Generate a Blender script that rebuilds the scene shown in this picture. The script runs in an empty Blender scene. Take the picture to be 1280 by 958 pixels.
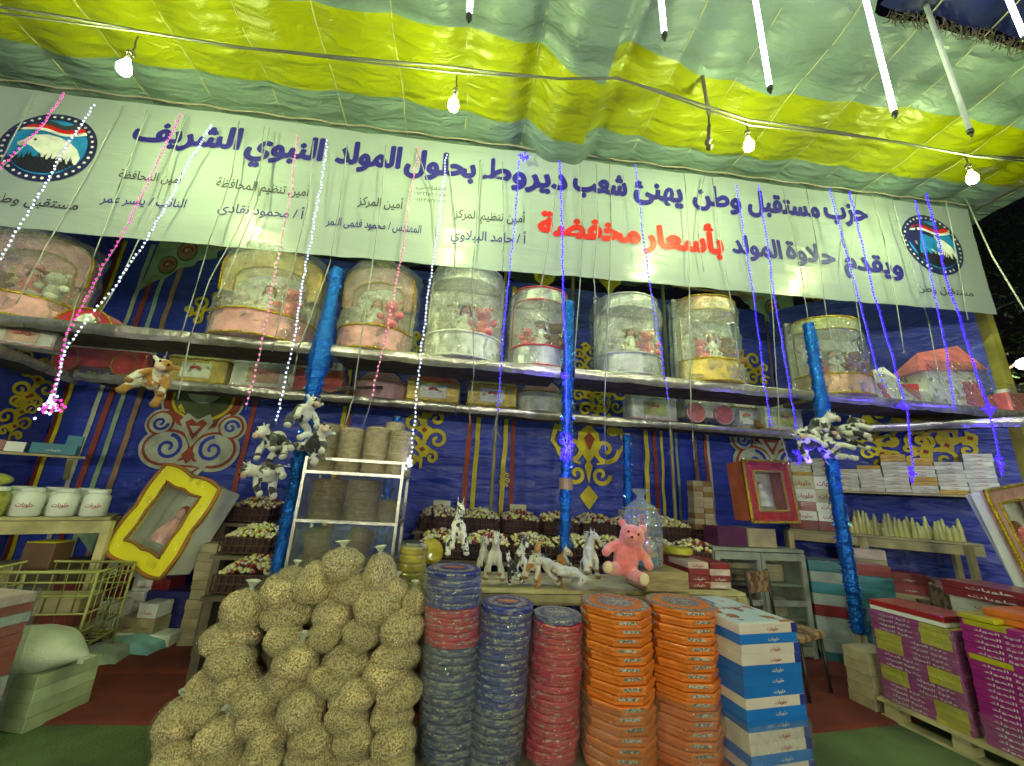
import bpy, math, random, unicodedata
from math import sin, cos, pi, radians, tan, sqrt, floor
from mathutils import Vector, Matrix, noise, Euler
random.seed(7)
S = bpy.context.scene
COL = S.collection
# ------------------------------------------------------------------ camera
FPX, PITCH, YAW, ROLL, EYE = 480.0, radians(15.4), radians(7), radians(3.2), 1.5
fwd = Vector((sin(YAW)*cos(PITCH), cos(YAW)*cos(PITCH), sin(PITCH)))
rt = Vector((cos(YAW), -sin(YAW), 0)); upv = rt.cross(fwd)
r2 = rt*cos(ROLL)+upv*sin(ROLL); u2 = -rt*sin(ROLL)+upv*cos(ROLL)
cam = bpy.data.cameras.new('camera'); camo = bpy.data.objects.new('camera', cam); COL.objects.link(camo)
cam.sensor_width = 36; cam.lens = 36*FPX/1280; cam.clip_end = 500; cam.clip_start = .05
camo.matrix_world = Matrix(((r2.x, u2.x, -fwd.x, 0), (r2.y, u2.y, -fwd.y, 0), (r2.z, u2.z, -fwd.z, EYE), (0, 0, 0, 1)))
S.camera = camo
# ------------------------------------------------------------------ night sky, exposure
w = bpy.data.worlds.new('World'); S.world = w; w.use_nodes = True
nt = w.node_tree; sky = nt.nodes.new('ShaderNodeTexSky'); sky.sky_type = 'NISHITA'; sky.sun_disc = False
sky.sun_elevation = radians(-4); sky.sun_rotation = radians(200)
bgn = nt.nodes['Background']; nt.links.new(sky.outputs[0], bgn.inputs[0]); bgn.inputs[1].default_value = .15
S.view_settings.view_transform = 'Standard'; S.view_settings.look = 'None'
S.view_settings.exposure = 0.32; S.view_settings.gamma = 1
S.cycles.use_denoising = True
S.cycles.max_bounces = 7; S.cycles.diffuse_bounces = 4; S.cycles.transparent_max_bounces = 14
S.cycles.sample_clamp_indirect = 4
BULB, TUBE, REAR = 820.0, 17.0, 760.0      # lamp emission strengths; REAR is for added fill bulbs
# ------------------------------------------------------------------ pixel -> place
def ray(x, y): return (fwd*FPX + r2*(x-640) + u2*(479-y)).normalized()
def A(x, y, Y): d = ray(x, y); return Vector((0, 0, EYE))+d*(Y/d.y)
def AX(x, y, X): d = ray(x, y); return Vector((0, 0, EYE))+d*(X/d.x)
def G(x, y, Z=0.0): d = ray(x, y); return Vector((0, 0, EYE))+d*((Z-EYE)/d.z)
def mpp(p): return (Vector(p)-Vector((0, 0, EYE))).dot(fwd)/FPX
def lerp(a, b, t): return a+(b-a)*t
def interp(pts, x):
    if x <= pts[0][0]: (x0, y0), (x1, y1) = pts[0], pts[1]
    elif x >= pts[-1][0]: (x0, y0), (x1, y1) = pts[-2], pts[-1]
    else:
        for (x0, y0), (x1, y1) in zip(pts, pts[1:]):
            if x0 <= x <= x1: break
    return y0+(y1-y0)*(x-x0)/(x1-x0)
ORD = ['first', 'second', 'third', 'fourth', 'fifth', 'sixth', 'seventh', 'eighth', 'ninth', 'tenth', 'eleventh', 'twelfth', 'thirteenth',
       'fourteenth', 'fifteenth', 'sixteenth', 'seventeenth', 'eighteenth', 'nineteenth', 'twentieth', 'twenty-first', 'twenty-second', 'twenty-third',
       'twenty-fourth', 'twenty-fifth', 'twenty-sixth', 'twenty-seventh', 'twenty-eighth', 'twenty-ninth', 'thirtieth']
def nth(i):
    return ORD[i] if i < len(ORD) else '%d%s' % (i+1, {1: 'st', 2: 'nd', 3: 'rd'}.get((i+1) % 10, 'th'))
# ------------------------------------------------------------------ materials
_m = {}
def mat(name, col=(.5, .5, .5), rough=.6, metal=0, var=.2, vs=6, bump=0, bs=40, coat=0, sheen=0, emit=None, es=1, stretch=(1, 1, 1),
        kind=None, col2=None, thr=.5, rnd=.1, crough=.15, spec=.5, bd=.012):
    if name in _m: return _m[name]
    m = bpy.data.materials.new(name); m.use_nodes = True; _m[name] = m
    n = m.node_tree.nodes; L = m.node_tree.links; b = n['Principled BSDF']
    b.inputs['Roughness'].default_value = rough; b.inputs['Metallic'].default_value = metal
    b.inputs['Coat Weight'].default_value = coat; b.inputs['Coat Roughness'].default_value = crough
    b.inputs['Sheen Weight'].default_value = sheen; b.inputs['Specular IOR Level'].default_value = spec
    tc = n.new('ShaderNodeTexCoord'); mp = n.new('ShaderNodeMapping'); mp.inputs['Scale'].default_value = stretch
    L.new(tc.outputs['Object'], mp.inputs['Vector'])
    oi = n.new('ShaderNodeObjectInfo'); add = n.new('ShaderNodeVectorMath'); add.operation = 'ADD'
    sc = n.new('ShaderNodeVectorMath'); sc.operation = 'SCALE'; sc.inputs['Scale'].default_value = 17.0
    L.new(oi.outputs['Random'], sc.inputs[0]); L.new(mp.outputs[0], add.inputs[0]); L.new(sc.outputs[0], add.inputs[1])
    nz = n.new('ShaderNodeTexNoise'); nz.inputs['Scale'].default_value = vs; nz.inputs['Detail'].default_value = 4
    L.new(add.outputs[0], nz.inputs['Vector'])
    mix = n.new('ShaderNodeMix'); mix.data_type = 'RGBA'
    c1 = tuple(col)+(1,); c2 = (tuple(col2)+(1,)) if col2 else tuple(c*(1-var*2.0) for c in col)+(1,)
    if kind is None:
        mr = n.new('ShaderNodeMapRange'); mr.inputs['From Min'].default_value = .3; mr.inputs['From Max'].default_value = .7
        L.new(nz.outputs[0], mr.inputs[0]); L.new(mr.outputs[0], mix.inputs['Factor'])
    elif kind == 'patch':
        mr = n.new('ShaderNodeMapRange'); mr.inputs['From Min'].default_value = thr-.015; mr.inputs['From Max'].default_value = thr+.015
        L.new(nz.outputs[0], mr.inputs[0]); L.new(mr.outputs[0], mix.inputs['Factor'])
    elif kind == 'cells':
        vo = n.new('ShaderNodeTexVoronoi'); vo.inputs['Scale'].default_value = bs; L.new(add.outputs[0], vo.inputs['Vector'])
        se = n.new('ShaderNodeSeparateColor'); L.new(vo.outputs['Color'], se.inputs[0])
        mr = n.new('ShaderNodeMapRange'); mr.inputs['From Min'].default_value = thr-.1; mr.inputs['From Max'].default_value = thr+.1
        L.new(se.outputs[0], mr.inputs[0]); L.new(mr.outputs[0], mix.inputs['Factor'])
    elif kind == 'nuts':
        vo = n.new('ShaderNodeTexVoronoi'); vo.inputs['Scale'].default_value = bs; L.new(add.outputs[0], vo.inputs['Vector'])
        mr = n.new('ShaderNodeMapRange'); mr.inputs['From Min'].default_value = thr-.22; mr.inputs['From Max'].default_value = thr+.25
        L.new(vo.outputs['Distance'], mr.inputs[0]); L.new(mr.outputs[0], mix.inputs['Factor'])
    mix.inputs['A'].default_value = c1; mix.inputs['B'].default_value = c2
    out = mix.outputs['Result']
    if rnd:
        hv = n.new('ShaderNodeHueSaturation'); r = n.new('ShaderNodeMapRange')
        r.inputs['To Min'].default_value = 1-rnd; r.inputs['To Max'].default_value = 1+rnd
        L.new(oi.outputs['Random'], r.inputs[0]); L.new(r.outputs[0], hv.inputs['Value']); L.new(out, hv.inputs['Color']); out = hv.outputs[0]
    L.new(out, b.inputs['Base Color'])
    if bump:
        bn = n.new('ShaderNodeBump'); bn.inputs['Strength'].default_value = min(1, bump); bn.inputs['Distance'].default_value = bd
        if kind in ('cells', 'nuts'): src = vo.outputs['Distance']; bn.invert = True
        else:
            z2 = n.new('ShaderNodeTexNoise'); z2.inputs['Scale'].default_value = bs; z2.inputs['Detail'].default_value = 5
            z2.inputs['Distortion'].default_value = .6
            L.new(add.outputs[0], z2.inputs['Vector']); src = z2.outputs[0]
        L.new(src, bn.inputs['Height']); L.new(bn.outputs[0], b.inputs['Normal'])
        if coat: L.new(bn.outputs[0], b.inputs['Coat Normal'])
    if emit:
        b.inputs['Emission Color'].default_value = tuple(emit)+(1,); b.inputs['Emission Strength'].default_value = es
    return m
def film(name, col=(.9, .95, .9), gl=.12, veil=.08, rough=.12, bs=9, bump=.9):
    if name in _m: return _m[name]
    m = bpy.data.materials.new(name); m.use_nodes = True; _m[name] = m
    n = m.node_tree.nodes; L = m.node_tree.links; n.remove(n['Principled BSDF']); o = n['Material Output']
    t = n.new('ShaderNodeBsdfTransparent'); t.inputs[0].default_value = (.97, .98, .97, 1)
    g = n.new('ShaderNodeBsdfGlossy'); g.inputs['Roughness'].default_value = rough; g.inputs[0].default_value = tuple(col)+(1,)
    d = n.new('ShaderNodeBsdfTranslucent'); d.inputs[0].default_value = tuple(col)+(1,)
    d2 = n.new('ShaderNodeBsdfDiffuse'); d2.inputs[0].default_value = tuple(col)+(1,)
    tc = n.new('ShaderNodeTexCoord'); z = n.new('ShaderNodeTexNoise'); z.inputs['Scale'].default_value = bs; z.inputs['Detail'].default_value = 6
    z.inputs['Distortion'].default_value = 1.5; L.new(tc.outputs['Object'], z.inputs['Vector'])
    bn = n.new('ShaderNodeBump'); bn.inputs['Strength'].default_value = bump; bn.inputs['Distance'].default_value = .05
    L.new(z.outputs[0], bn.inputs['Height'])
    for q in (g, d2): L.new(bn.outputs[0], q.inputs['Normal'])
    fr = n.new('ShaderNodeLayerWeight'); fr.inputs[0].default_value = .35; L.new(bn.outputs[0], fr.inputs['Normal'])
    mr = n.new('ShaderNodeMapRange'); mr.inputs['To Min'].default_value = gl*.6; mr.inputs['To Max'].default_value = min(1, gl*2.8)
    L.new(fr.outputs['Facing'], mr.inputs[0])
    m1 = n.new('ShaderNodeMixShader'); L.new(mr.outputs[0], m1.inputs[0]); L.new(t.outputs[0], m1.inputs[1]); L.new(g.outputs[0], m1.inputs[2])
    dd = n.new('ShaderNodeMixShader'); L.new(d.outputs[0], dd.inputs[1]); L.new(d2.outputs[0], dd.inputs[2])
    m2 = n.new('ShaderNodeMixShader'); vr = n.new('ShaderNodeMapRange')
    vr.inputs['From Min'].default_value = .4; vr.inputs['From Max'].default_value = .75; vr.inputs['To Min'].default_value = veil*.5; vr.inputs['To Max'].default_value = veil*3
    L.new(z.outputs[0], vr.inputs[0]); L.new(vr.outputs[0], m2.inputs[0])
    L.new(m1.outputs[0], m2.inputs[1]); L.new(dd.outputs[0], m2.inputs[2]); L.new(m2.outputs[0], o.inputs[0])
    return m
def cloth(name, col, trans=.35, rough=.5, bs=6, bump=.5, stretch=(1, 1, 1), spec=.4, bd=.012):
    """thin fabric that lets light through"""
    if name in _m: return _m[name]
    m = mat(name, col, rough, var=.1, vs=2, bump=bump, bs=bs, stretch=stretch, rnd=0, spec=spec, bd=bd)
    n = m.node_tree.nodes; L = m.node_tree.links; b = n['Principled BSDF']; o = n['Material Output']
    t = n.new('ShaderNodeBsdfTranslucent'); t.inputs[0].default_value = tuple(col)+(1,)
    mx = n.new('ShaderNodeMixShader'); mx.inputs[0].default_value = trans
    L.new(b.outputs[0], mx.inputs[1]); L.new(t.outputs[0], mx.inputs[2]); L.new(mx.outputs[0], o.inputs[0])
    return m
def glow(name, col, s, sample=True):
    if name in _m: return _m[name]
    m = bpy.data.materials.new(name); m.use_nodes = True; _m[name] = m
    n = m.node_tree.nodes; n.remove(n['Principled BSDF']); e = n.new('ShaderNodeEmission')
    e.inputs[0].default_value = tuple(col)+(1,); e.inputs[1].default_value = s
    m.node_tree.links.new(e.outputs[0], n['Material Output'].inputs[0])
    if not sample: m.cycles.emission_sampling = 'NONE'
    return m
# ------------------------------------------------------------------ mesh builder
class MB:
    def __init__(s): s.v = []; s.f = []; s.mi = []; s.sm = []; s.M = Matrix.Identity(4); s.k = 0; s.smooth = False
    def _add(s, vs, fs, smooth=None):
        b = len(s.v); s.v += [s.M @ Vector(p) for p in vs]
        s.f += [[b+i for i in f] for f in fs]; s.mi += [s.k]*len(fs); s.sm += [s.smooth if smooth is None else smooth]*len(fs)
        return s
    def box(s, c, d, rz=0, bev=0):
        x, y, z = d[0]/2, d[1]/2, d[2]/2; R = Matrix.Rotation(rz, 3, 'Z'); c = Vector(c)
        if bev:
            b = bev; ring = lambda i, zz: [(x-i, -y+b, zz), (x-i, y-b, zz), (x-b, y-i, zz), (-x+b, y-i, zz), (-x+i, y-b, zz), (-x+i, -y+b, zz), (-x+b, -y+i, zz), (x-b, -y+i, zz)]
            rs = [ring(b*.6, -z), ring(0, -z+b*.6), ring(0, z-b*.6), ring(b*.6, z)]
            vs = [c+R@Vector(p) for r in rs for p in r]
            fs = [[j*8+i, j*8+(i+1) % 8, (j+1)*8+(i+1) % 8, (j+1)*8+i] for j in range(3) for i in range(8)]
            fs += [list(range(7, -1, -1)), list(range(24, 32))]
            return s._add(vs, fs)
        vs = [c+R@Vector((a*x, b*y, e*z)) for e in (-1, 1) for a, b in ((-1, -1), (1, -1), (1, 1), (-1, 1))]
        return s._add(vs, [[3, 2, 1, 0], [4, 5, 6, 7], [0, 1, 5, 4], [1, 2, 6, 5], [2, 3, 7, 6], [3, 0, 4, 7]])
    def beam(s, a, b, wd, th):
        a = Vector(a); b = Vector(b); d = (b-a); L = d.length; q = d.to_track_quat('Y', 'Z').to_matrix()
        vs = []
        for t in (0, L):
            for x, z in ((-wd/2, -th/2), (wd/2, -th/2), (wd/2, th/2), (-wd/2, th/2)): vs.append(a+q@Vector((x, t, z)))
        return s._add(vs, [[0, 1, 2, 3], [7, 6, 5, 4], [0, 4, 5, 1], [1, 5, 6, 2], [2, 6, 7, 3], [3, 7, 4, 0]])
    def lathe(s, prof, n=16, c=(0, 0, 0), sx=1, sy=1, cap=True, ph=0, jit=0):
        c = Vector(c); vs = []; fs = []
        for r, z in prof:
            for i in range(n):
                a = ph+2*pi*i/n; q = 1+(random.uniform(-jit, jit) if jit else 0); vs.append(c+Vector((r*q*cos(a)*sx, r*q*sin(a)*sy, z)))
        m = len(prof)
        for j in range(m-1):
            for i in range(n): fs.append([j*n+i, j*n+(i+1) % n, (j+1)*n+(i+1) % n, (j+1)*n+i])
        if cap: fs.append(list(range(n-1, -1, -1))); fs.append([(m-1)*n+i for i in range(n)])
        return s._add(vs, fs)
    def cyl(s, c, r, h, n=16, r2=None, ph=0): return s.lathe([(r, 0), (r if r2 is None else r2, h)], n, c, ph=ph)
    def tube(s, pts, r, n=6, r1=None):
        pts = [Vector(p) for p in pts]; m = len(pts); vs = []; fs = []
        for j, p in enumerate(pts):
            d = (pts[min(j+1, m-1)]-pts[max(j-1, 0)])
            if d.length < 1e-9: d = Vector((0, 0, 1))
            q = d.to_track_quat('Z', 'Y').to_matrix(); rr = r if r1 is None else lerp(r, r1, j/(m-1))
            for i in range(n): a = 2*pi*i/n; vs.append(p+q@Vector((rr*cos(a), rr*sin(a), 0)))
        for j in range(m-1):
            for i in range(n): fs.append([j*n+i, j*n+(i+1) % n, (j+1)*n+(i+1) % n, (j+1)*n+i])
        fs.append(list(range(n-1, -1, -1))); fs.append([(m-1)*n+i for i in range(n)])
        return s._add(vs, fs, True)
    def ell(s, c, r, nu=14, nv=9, rot=None, fn=None):
        c = Vector(c); R = Euler(rot).to_matrix() if rot else Matrix.Identity(3); vs = [c+R@Vector((0, 0, -r[2]))]; fs = []
        for j in range(1, nv):
            t = pi*j/nv-pi/2
            for i in range(nu):
                a = 2*pi*i/nu; p = Vector((cos(t)*cos(a)*r[0], cos(t)*sin(a)*r[1], sin(t)*r[2])); vs.append(c+R@(fn(p) if fn else p))
        vs.append(c+R@Vector((0, 0, r[2]))); e = len(vs)-1
        for i in range(nu):
            fs.append([0, 1+(i+1) % nu, 1+i]); fs.append([e, e-nu+i, e-nu+(i+1) % nu])
        for j in range(nv-2):
            for i in range(nu): fs.append([1+j*nu+i, 1+j*nu+(i+1) % nu, 1+(j+1)*nu+(i+1) % nu, 1+(j+1)*nu+i])
        return s._add(vs, fs, True)
    def grid(s, fn, nu, nv, smooth=True):
        vs = [fn(i/nu, j/nv) for j in range(nv+1) for i in range(nu+1)]
        return s._add(vs, [[j*(nu+1)+i, j*(nu+1)+i+1, (j+1)*(nu+1)+i+1, (j+1)*(nu+1)+i] for j in range(nv) for i in range(nu)], smooth)
    def prism(s, poly, y0, y1):
        """outline in x,z pushed through y"""
        n = len(poly); vs = [(x, y0, z) for x, z in poly]+[(x, y1, z) for x, z in poly]
        return s._add(vs, [list(range(n)), list(range(2*n-1, n-1, -1))]+[[i+n, (i+1) % n+n, (i+1) % n, i] for i in range(n)])
    def slab(s, poly, z0, z1):
        n = len(poly); vs = [(x, y, z0) for x, y in poly]+[(x, y, z1) for x, y in poly]
        return s._add(vs, [list(range(n-1, -1, -1)), list(range(n, 2*n))]+[[i, (i+1) % n, (i+1) % n+n, i+n] for i in range(n)])
    def mesh(s, name, mats, org=None):
        o = Vector(org) if org is not None else Vector((0, 0, 0))
        me = bpy.data.meshes.new(name); me.from_pydata([tuple(v-o) for v in s.v], [], s.f)
        for m in (mats if isinstance(mats, (list, tuple)) else [mats]): me.materials.append(m)
        me.polygons.foreach_set('material_index', s.mi); me.polygons.foreach_set('use_smooth', s.sm); me.update()
        return me
    def build(s, name, mats, parent=None, org=None, label=None, kind=None):
        if parent is not None and org is None and parent.get('_w'): org = parent.location
        me = s.mesh(name, mats, org)
        return link(name, me, parent, label=label, kind=kind)
def link(name, me, parent=None, loc=None, rz=0, label=None, kind=None, rot=None):
    o = bpy.data.objects.new(name, me); COL.objects.link(o)
    if parent is not None: o.parent = parent
    if loc is not None: o.location = loc
    if rz: o.rotation_euler = (0, 0, rz)
    if rot: o.rotation_euler = rot
    if label: o['label'] = label
    if kind: o['kind'] = kind
    return o
def tag(o, label=None, cat=None, group=None, kind=None):
    if label: o['label'] = label
    if cat: o['category'] = cat
    if group: o['group'] = group
    if kind: o['kind'] = kind
    return o
def thing(name, label, cat, loc=(0, 0, 0), rz=0, group=None, rot=None, world=False):
    o = bpy.data.objects.new(name, None); COL.objects.link(o); o.location = loc; o.rotation_euler = rot or (0, 0, rz)
    o.empty_display_size = .1
    if world: o['_w'] = 1
    return tag(o, label, cat, group)
def copy_tree(o, parent=None):
    c = o.copy(); COL.objects.link(c)
    if parent is not None: c.parent = parent
    for ch in o.children: copy_tree(ch, c)
    return c
def dup(o, loc, rz=None, label=None, rot=None, group=None, scale=None):
    c = copy_tree(o); c.location = loc
    if rz is not None: c.rotation_euler = (0, 0, rz)
    if rot: c.rotation_euler = rot
    if label: c['label'] = label
    if group: c['group'] = group
    if scale: c.scale = (scale,)*3 if not isinstance(scale, tuple) else scale
    return c
# ------------------------------------------------------------------ Arabic lettering
FORMS = {}; LIG = {}
for cp in range(0xFE80, 0xFEFD):
    d = unicodedata.decomposition(chr(cp)).split()
    if not d: continue
    k = d[0].strip('<>')[:3]; base = ''.join(chr(int(x, 16)) for x in d[1:])
    (FORMS if len(base) == 1 else LIG).setdefault(base, {})[k] = chr(cp)
def shape(t):
    out = []
    for word in t.split(' '):
        u = []; i = 0
        while i < len(word):
            if word[i:i+2] in LIG: u.append(word[i:i+2]); i += 2
            else: u.append(word[i]); i += 1
        res = []
        for i, c in enumerate(u):
            f = FORMS.get(c) or LIG.get(c)
            if not f: res.append(c); continue
            pf = (FORMS.get(u[i-1]) or LIG.get(u[i-1]) or {}) if i else {}
            nf = (FORMS.get(u[i+1]) or LIG.get(u[i+1]) or {}) if i+1 < len(u) else {}
            jp = 'ini' in pf and 'fin' in f; jn = 'ini' in f and 'fin' in nf
            res.append(f.get('med' if jp and jn else 'fin' if jp else 'ini' if jn else 'iso', f.get('iso')))
        out.append(''.join(res) if all(ord(c) < 0x670 and ord(c) > 0x65f for c in word) else ''.join(reversed(res)))
    return ' '.join(reversed(out))
_t = {}
def glyphs(t, bold=.014, arab=True, res=2):
    key = (t, bold)
    if key in _t: return _t[key]
    c = bpy.data.curves.new('lettering', 'FONT'); c.body = shape(t) if arab else t; c.offset = bold; c.resolution_u = res
    o = bpy.data.objects.new('lettering', c); COL.objects.link(o); bpy.context.view_layer.update()
    me = bpy.data.meshes.new_from_object(o.evaluated_get(bpy.context.evaluated_depsgraph_get()))
    vs = [(v.co.x, v.co.y) for v in me.vertices]; fs = [list(p.vertices) for p in me.polygons]
    bpy.data.objects.remove(o); bpy.data.curves.remove(c); bpy.data.meshes.remove(me)
    x0 = min(v[0] for v in vs); x1 = max(v[0] for v in vs)
    _t[key] = ([((x-x0)/(x1-x0), y) for x, y in vs], fs, x1-x0); return _t[key]
def letter_mesh(name, t, wd, ht, m, arab=True, bold=.014):
    """flat print in local x (right), z (up), centred, facing -y"""
    vs, fs, asp = glyphs(t, bold, arab, 1)
    me = bpy.data.meshes.new(name); me.from_pydata([((u-.5)*wd, 0, v*ht) for u, v in vs], [], fs); me.materials.append(m); me.update(); return me
# ------------------------------------------------------------------ shared materials
wood = mat('raw_pine', (.50, .44, .22), .75, var=.25, vs=5, bump=.3, bs=22, stretch=(1, 1, 1), rnd=.15)
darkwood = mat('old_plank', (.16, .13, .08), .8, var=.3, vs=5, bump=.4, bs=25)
foil = mat('foil_paper', (.70, .68, .58), .25, metal=.7, var=.3, vs=4, bump=1, bs=14, rnd=0)
white = mat('white_card', (.72, .74, .66), .5, var=.06, vs=4)
cord_m = mat('grey_cord', (.32, .34, .33), .6, rnd=.1)
black = mat('black_plastic', (.03, .03, .03), .4)
navy = mat('navy_print', (.014, .008, .19), .55, var=.05, rnd=0)
redp = mat('red_print', (.55, .012, .01), .45, var=.05, rnd=0)
dkp = mat('dark_print', (.035, .04, .05), .5, var=.05, rnd=0)
# ------------------------------------------------------------------ ground
mb = MB(); mb.grid(lambda u, v: (lerp(-45, 45, u), lerp(-20, 70, v), 0), 8, 8, False)
tag(mb.build('ground', mat('ground_green_matting', (.13, .19, .07), .9, var=.3, vs=2.6, bump=1, bs=70, rnd=0)), kind='structure')
cf = [(-3.9, 3.0), (-2.2, 3.08), (-.5, 3.02), (1.2, 2.96), (2.4, 2.83), (3.1, 2.9), (3.9, 3.0)]
def carpet(name, y0, y1, zz, lab, x0, x1, col):
    mb = MB()
    def f(u, v):
        X = lerp(x0, x1, u); a = interp(cf, X)+y0; Y = lerp(a, y1, v)
        z = zz+.004*noise.noise(Vector((X*1.3, Y*2, 3)))+(.012*max(0, noise.noise(Vector((X*.8, Y*7, zz*50))))**1 if v < .4 else 0)
        return (X, Y+.012*noise.noise(Vector((X*2.5, 0, zz))), z if v > 0 else .002)
    mb.grid(f, 90, 50)
    return tag(mb.build(name, mat(name+'_pile', col, .95, var=.2, vs=3, bump=.5, bs=180, rnd=0, sheen=.0)), lab, 'carpet')
carpet('carpet', 0, 4.2, .012, 'brown red carpet strip at the front edge of the stall floor', -3.6, 4.2, (.17, .026, .016))
carpet('carpet', .62, 5.38, .026, 'dark maroon carpet covering the stall floor behind the front strip', -4.6, 4.6, (.19, .014, .024))
# ------------------------------------------------------------------ banner geometry
BY = 3.4
def btop(X): return 4.90+.0395*(X+4.59)
def bbot(X): return 3.43+.0385*(X+4.07)
BX0, BX1 = -6.1, 6.22
def bwave(X, Z): return BY+.02*noise.noise(Vector((X*.9, Z*.7, 1)))+.016*sin((Z+.12*X)*9)*noise.noise(Vector((X*.5, 2, 0)))+.004*noise.noise(Vector((X*5, Z*9, 4)))
# ------------------------------------------------------------------ canopy
FX = 1.0
def roofz(X, Y):
    z = btop(X)+.09+.12*(BY-Y)-.10*(max(0, 2.2-Y))**1.5*.3
    s = abs(sin(pi*(X-.38)/.62)); z -= .07*s*(1-.3*min(1, abs(X-FX)/3))
    z -= .10*sin(pi*min(1, max(0, (BY-Y)/2.4)))
    d = X-FX
    z -= .16*math.exp(-(d/.17)**2)*(1 if d < 0 else math.exp(-(d/.10)**2)) + .10*math.exp(-((d+.30)/.16)**2)
    z += .05*math.exp(-((d+.62)/.10)**2)
    z += .025*noise.noise(Vector((X*1.5, Y*2.0, 0)))+.008*noise.noise(Vector((X*5, Y*9, 5)))+.010*noise.noise(Vector((X*1.2, Y*16, 9)))
    return z
def roofhit(x, y):
    d = ray(x, y); Y = 2.5
    for _ in range(14):
        X = d.x*Y/d.y; z = btop(X)+.0+.11*(BY-Y); Y = (z-EYE)*d.y/d.z; Y = max(.4, min(Y, 5))
    return (d.x*Y/d.y, Y)
lowL = [roofhit(*p) for p in ((0, 47), (64, 68), (203, 83), (320, 105), (477, 122), (603, 147), (663, 158))]
lowR = [roofhit(*p) for p in ((770, 165), (800, 175), (875, 192), (943, 199), (1010, 205), (1123, 222), (1176, 227))]
upL = [roofhit(*p) for p in ((395, 2), (456, 11), (543, 26), (625, 38), (680, 60))]
upR = [roofhit(*p) for p in ((830, 66), (868, 86), (969, 116), (1100, 130), (1180, 139), (1280, 161))]
def clampi(pts, X, s=0): return interp(pts, max(pts[0][0]-.8, min(pts[-1][0]+.8, X)))
def c_low(X): return clampi(lowL if X < FX-.05 else lowR, X)
def c_up(X): return clampi(upL if X < FX-.05 else upR, X)
yel = cloth('yellow_tent_cloth', (.36, .385, .0015), .3, .30, bs=4.5, bump=1, stretch=(1, 2.2, 1), bd=.045)
wht = cloth('white_tent_cloth', (.22, .31, .26), .3, .34, bs=4.5, bump=1, stretch=(1, 2.8, 1), bd=.045)
CX0, CX1 = -7.5, 6.75
edge = [roofhit(*p) for p in ((985, -8), (1060, 4), (1100, 10), (1180, 28), (1240, 42), (1290, 56))]
def c_end(X): a = min(c_up(X)-.75, .98); return a if X < 2.4 else lerp(a, interp(edge, X)+.03, min(1, (X-2.4)/.6))
bands = [('white_stripe', lambda X: 5.6, lambda X: BY+.06, wht, 8), ('white_stripe', lambda X: BY+.06, c_low, wht, 12), ('yellow_stripe', c_low, c_up, yel, 26),
         ('white_stripe', c_up, lambda X: c_end(X), wht, 30),
         ('yellow_stripe', lambda X: c_end(X), lambda X: .1, yel, 14), ('white_stripe', lambda X: .1, lambda X: -1.1, wht, 12)]
for nm, x0, x1, lab in (('tent_roof', CX0, FX, 'yellow and white striped tent roof sheet left of the central fold'),
                        ('tent_roof', FX, CX1, 'yellow and white striped tent roof sheet right of the central fold')):
    t = thing(nm, lab, 'tent roof', (x0, BY, btop(x0)+.2), world=True)
    for bi, (bn, a, b, m, nr) in enumerate(bands):
        if x0 == FX and bi >= 4: continue
        mb = MB()
        def f(u, v):
            X = lerp(x0, x1, u); xx = X if x0 == FX else min(X, FX-.051)
            Y = lerp(a(max(xx, FX+.0) if x0 == FX else xx), b(max(xx, FX) if x0 == FX else xx), v)
            return (X, Y, roofz(X, Y))
        mb.grid(f, int((x1-x0)/.045), nr*2)
        mb.build(bn, m, t)
    # stitched seams
    k = math.ceil((x0-.38)/.62)
    while .38+k*.62 < x1-.15:
        X = .38+k*.62; k += 1
        if abs(X-FX) < .12: continue
        mb = MB(); ys = [lerp(BY+.05, .2 if x0 != FX else 1.1, i/60) for i in range(61)]
        mb.tube([(X+.01*sin(y*7), y, roofz(X, y)-.002+.003*sin(y*25)) for y in ys], .006, 5)
        mb.build('seam', cloth('tent_seam_tape', (.52, .52, .22), .2), t)
# blue edge cloth with fringe, top right
t = thing('tent_valance', 'blue cloth strip with frayed brown fringe along the near edge of the roof', 'valance', (edge[2][0], edge[2][1], 5.8), world=True)
mb = MB(); mb.grid(lambda u, v: (lerp(3.0, 8, u), interp(edge, lerp(3.0, 8, u))-.02-.9*v, roofz(min(6.6, lerp(3.0, 8, u)), interp(edge, lerp(3.0, 8, u)))+.02+.10*noise.noise(Vector((u*9, v*3, 1)))+.25*v), 60, 14)
mb.build('cloth', cloth('blue_tarp', (.008, .014, .07), .1), t)
mb = MB()
for i in range(420):
    X = 3.1+4.2*i/420; Y = interp(edge, X)+random.uniform(-.03, .03); z = roofz(min(6.6, X), Y)-.01
    mb.tube([(X, Y, z+.02), (X+random.uniform(-.03, .03), Y+random.uniform(-.02, .03), z-.03), (X+random.uniform(-.05, .05), Y+random.uniform(-.02, .05), z-random.uniform(.03, .055))], .006, 3, .003)
tag(mb.build('fringe', mat('brown_fringe', (.10, .08, .05), .9), t), kind='stuff')
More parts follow.
